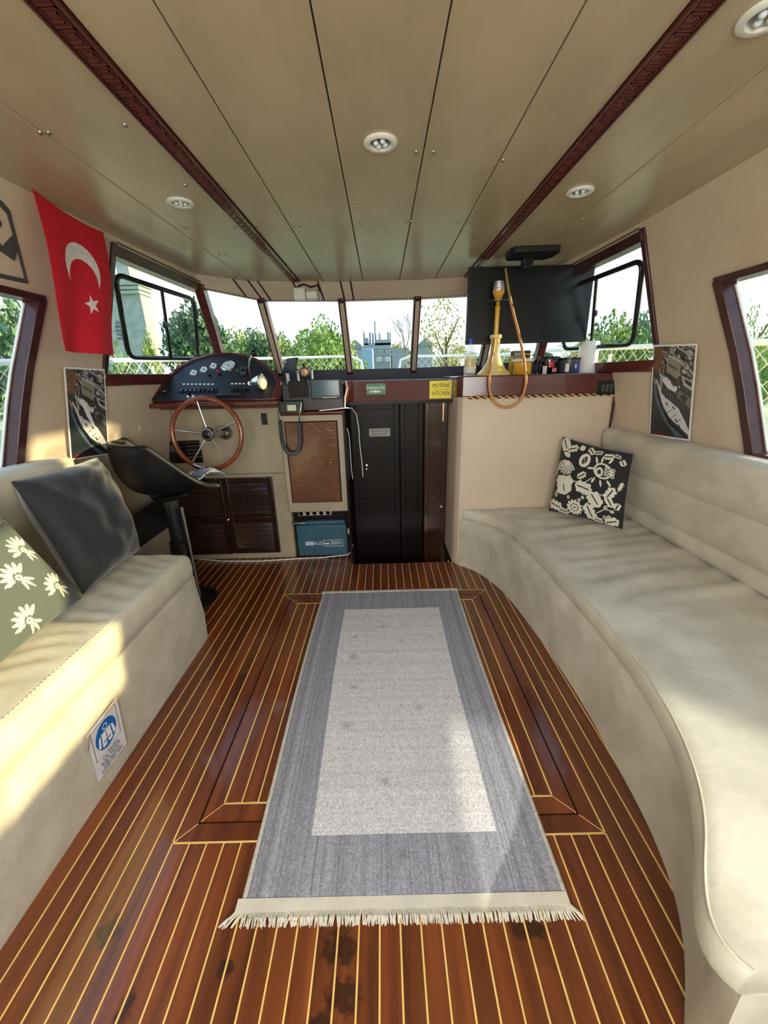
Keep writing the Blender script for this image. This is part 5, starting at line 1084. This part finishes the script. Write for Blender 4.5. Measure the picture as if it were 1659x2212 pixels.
def tree(label, u, vtop, Y, wpx_, kind='full', m_='leaf', group='trees beyond the boat', base=-1.0):
    top = px(u, vtop, Y=Y); dep = Y*1.0; wd = 1.5*wpx_/FPX*dep; h = top.z-base; ch_ = min(h*.85, max(wd*.8, h*.75))
    t_ = thing('tree', label, 'tree', (top.x, Y, base), group)
    f = bpy.data.objects.new('foliage', LM[(kind, m_)]); C.objects.link(f); f.parent = t_; f.location = (0, 0, h-ch_*.5); f.scale = (wd*.5, wd*.5, ch_*.5); f.rotation_euler = (0, 0, random.random()*6)
    tk = MB().tube([(top.x, Y, base), (top.x+.02*h, Y, base+h*.4), (top.x, Y, base+h*.75)], [.03*h, .02*h, .008*h], 7)
    for k in range(5): a_ = k*1.3; z_ = base+h*(.35+.08*k); tk.tube([(top.x, Y, z_), (top.x+math.cos(a_)*wd*.3, Y+math.sin(a_)*wd*.3, z_+h*.2)], [.01*h, .003*h], 5)
    finish('trunk', tk, M['bark'], t_, smooth=60)
tree('dark green tree seen inside the left sliding pane', 385, 625, 16, 100, m_='leafdark')
tree('green tree behind the left front pillar', 440, 690, 20, 90, m_='leafdark')
tree('light green tree in the angled left front window', 500, 688, 22, 75)
tree('dark green tree at the right of the angled left front window', 552, 690, 20, 62, m_='leafdark')
tree('light green tree behind the left front mullion', 592, 695, 24, 60)
tree('large green tree in the left of the front windows', 700, 660, 18, 85)
tree('low green tree left of the large tree', 635, 738, 30, 50)
tree('low bright green tree below the large tree', 715, 735, 24, 70)
tree('sparse yellowish tree in the right front window', 965, 648, 16, 90, 'thin', 'leafdry')
tree('leafy yellow-green tree in the right sliding pane', 1325, 645, 11, 95)
tree('blue-green tree at the right edge of the right sliding window', 1372, 655, 14, 60, m_='leafdark')
tree('low tree beside the television', 1275, 690, 18, 60, 'thin', 'leafdry')
tree('sparse tree seen through the near right window', 1640, 625, 7, 70, 'thin', 'leaf')
tree('low green bush in the near right window', 1600, 705, 12, 90)
tree('low green bush at the edge of the near right window', 1690, 700, 14, 110)
tree('big leafy tree filling the near left window', 15, 600, 7, 150, m_='leafdark')
tree('lighter green tree in the near left window', 55, 690, 9, 80)
tree('dark tree at the left edge of the near left window', -60, 580, 8, 150, m_='leafdark')
tree('bright green shrub right of the stone tower', 312, 690, 14, 24)
tree('small shrub at the foot of the stone tower', 250, 745, 12, 40, m_='leafdark')
for k in range(15): tree('low distant tree on the far bank', 430+k*68, 748+(k*13) % 11, 50+9*(k % 4), 42, m_='leafdark' if k % 2 else 'leafdry', group='distant trees on the far bank')
# bare tree in the centre
p = px(876, 775, Y=22); bt = thing('tree', 'bare leafless tree in the middle front window', 'tree', (p.x, 22, -1)); tb_ = MB(); rg = random.Random(4)
def br(p_, d_, L, r_, n_):
    q_ = p_+d_*L; tb_.tube([p_, q_], [r_, r_*.6], 4)
    if n_:
        for _ in range(3): dd = (d_+Vector((rg.uniform(-.5, .5), rg.uniform(-.5, .5), rg.uniform(0, .3)))).normalized(); br(p_.lerp(q_, rg.uniform(.5, 1)), dd, L*.68, r_*.55, n_-1)
br(Vector((p.x, 22, -1)), Vector((0, 0, 1)), 2.6, .07, 0); br(Vector((p.x, 22, 1.5)), Vector((.02, 0, 1)), 1.2, .05, 5); finish('branches', tb_, M['bark'], bt)
# stone tower building, left
p0, p1 = px(222, 640, Y=20), px(303, 640, Y=20); tw_ = thing('stone_building', 'pale stone building with tall tower outside the left window', 'building', ((p0.x+p1.x)/2, 20, -1))
zc_ = px(270, 633, Y=20).z; finish('wall', MB().box(p0.x-2.5, p1.x, 20, 20.8, -1, zc_), M['stone'], tw_)
for k in range(3): finish('cornice', MB().box(p0.x-2.6-.1*k, p1.x+.06+.05*k, 19.85-.05*k, 20.9, zc_-.05+.16*k, zc_+.08+.16*k), M['stone'], tw_)
m0, m1 = px(258, 600, Y=20.2), px(284, 600, Y=20.2); finish('tower_shaft', MB().box(m0.x, m1.x, 20.1, 20.7, zc_, zc_+9), M['stone'], tw_)
for k in range(7): finish('tower_ring', MB().box(m0.x-.1, m1.x+.14, 20.05, 20.75, zc_+2.2+.35*k, zc_+2.36+.35*k), M['stone'], tw_)
wl_, wr_ = px(247, 700, Y=19.99), px(262, 700, Y=19.99); zt_, zb_ = px(252, 693, Y=20).z, px(252, 733, Y=20).z
wa = [(wl_.x, 19.97, zb_), (wr_.x, 19.97, zb_), (wr_.x, 19.97, zt_-.25), ((wl_.x*.3+wr_.x*.7), 19.97, zt_-.05), ((wl_.x+wr_.x)/2, 19.97, zt_), ((wl_.x*.7+wr_.x*.3), 19.97, zt_-.05), (wl_.x, 19.97, zt_-.25)]
wn_ = finish('window', MB().prism(wa, (0, .1, 0)), plain('window_dark', srgb(84, 100, 112), .3), tw_)
for k in range(4): z_ = zb_+(zt_-zb_)*(k+.5)/4.5; finish('glazing_bar', MB().box(wl_.x, wr_.x, 19.94, 19.97, z_-.02, z_+.02), M['stone'], wn_)
# industrial yard in the middle
YY = 26
def bxp(parent, nm_, u0, v0, u1, v1, m_, y0=YY, dp_=2):
    a_, b2 = px(u0, v0, Y=y0), px(u1, v1, Y=y0); return finish(nm_, MB().box(a_.x, b2.x, y0, y0+dp_, min(a_.z, b2.z), max(a_.z, b2.z)), m_, parent)
iy = thing('industrial_building', 'grey industrial building with poles in the middle front window', 'building', (px(812, 780, Y=YY).x, YY, -1))
z0_ = px(810, 850, Y=YY).z
bxp(iy, 'wall', 785, 742, 846, 850, M['greywall'], dp_=3); bxp(iy, 'upper_block', 786, 730, 796, 745, M['greywall'], dp_=2); bxp(iy, 'upper_block', 810, 734, 844, 745, M['greywall'], dp_=2); bxp(iy, 'low_wing', 846, 752, 884, 850, M['greywall'], dp_=3)
bxp(iy, 'opening', 818, 754, 828, 764, M['stone'], y0=YY-.1, dp_=.1); bxp(iy, 'opening', 832, 754, 840, 764, M['stone'], y0=YY-.1, dp_=.1); bxp(iy, 'opening', 812, 770, 826, 781, M['paper'], y0=YY-.1, dp_=.1); bxp(iy, 'opening', 831, 770, 842, 781, M['paper'], y0=YY-.1, dp_=.1)
for u, v in [(786, 716), (799, 718), (805, 720), (810, 694), (820, 720), (838, 717), (843, 718), (865, 738)]:
    a_, b2 = px(u, v, Y=YY+1), px(u, 748, Y=YY+1); finish('pole', MB().tube([(a_.x, YY+1, b2.z), (a_.x, YY+1, a_.z)], .06, 5), M['greywall'], iy)
fnb = MB(); 
for u in range(808, 848, 5): a_ = px(u, 752, Y=YY-1); fnb.tube([(a_.x, YY-1, -1), (a_.x, YY-1, a_.z)], .03, 4)
a_, b2 = px(806, 752, Y=YY-1), px(848, 752, Y=YY-1); fnb.tube([a_, b2], .04, 4); a_, b2 = px(806, 767, Y=YY-1), px(848, 767, Y=YY-1); fnb.tube([a_, b2], .06, 4); finish('gate_frame', fnb, M['greywall'], iy)
bb = px(793, 752, Y=20); cb2 = px(806, 785, Y=20); a_ = px(780, 755, Y=20)
tag(finish('blue_container', MB().box(a_.x, cb2.x, 20, 22, -1, bb.z), M['bluewall'], bev=.03), 'pale blue container standing before the industrial building', 'container')
# house roofs on the horizon left and right
for u0, u1, v, lab in [(755, 783, 748, 'low grey house left of the industrial building'), (905, 935, 742, 'low grey house in the right front window')]:
    h_ = thing('house', lab, 'house', (px(u0, v, Y=45).x, 45, -1)); a_, b2 = px(u0, v+6, Y=45), px(u1, v+6, Y=45); t_ = px(u0, v-2, Y=45).z
    finish('wall', MB().box(a_.x, b2.x, 45, 50, -1, a_.z), M['greywall'], h_); m_ = (a_.x+b2.x)/2; finish('roof', MB().prism([(a_.x-.3, 44.8, a_.z), (b2.x+.3, 44.8, a_.z), (m_, 44.8, t_+.5)], (0, 5.5, 0)), M['roofred'], h_)
# covered dinghy on the right
dg = thing('dinghy', 'small pale boat under a bright blue cover outside the near right window', 'boat', (4.2, 2.9, -.2))
rows = []
for i_ in range(13):
    y_ = 1.0+3.2*i_/12; w_ = .75*math.sin(PI*(.12+.88*i_/12))**.5 if i_ < 12 else .12; rows.append([Vector((4.2+w_*math.cos(a_), y_, .35+.75*w_*math.sin(a_)*(1 if math.sin(a_) < 0 else .0))) for a_ in [PI+PI*k/10 for k in range(11)]])
finish('hull', MB().grid(rows, cap=True), M['hull'], dg, smooth=60)
rows = []
for i_ in range(13):
    y_ = 1.0+3.2*i_/12; w_ = .78*math.sin(PI*(.12+.88*i_/12))**.5 if i_ < 12 else .14; rows.append([Vector((4.2+w_*math.cos(a_), y_, .34+.45*w_*math.sin(a_))) for a_ in [PI*k/10 for k in range(11)]])
finish('blue_cover', MB().grid(rows, cap=True), M['tarp'], dg, smooth=60)
for o in bpy.data.objects:
    if '_o' in o: del o['_o']
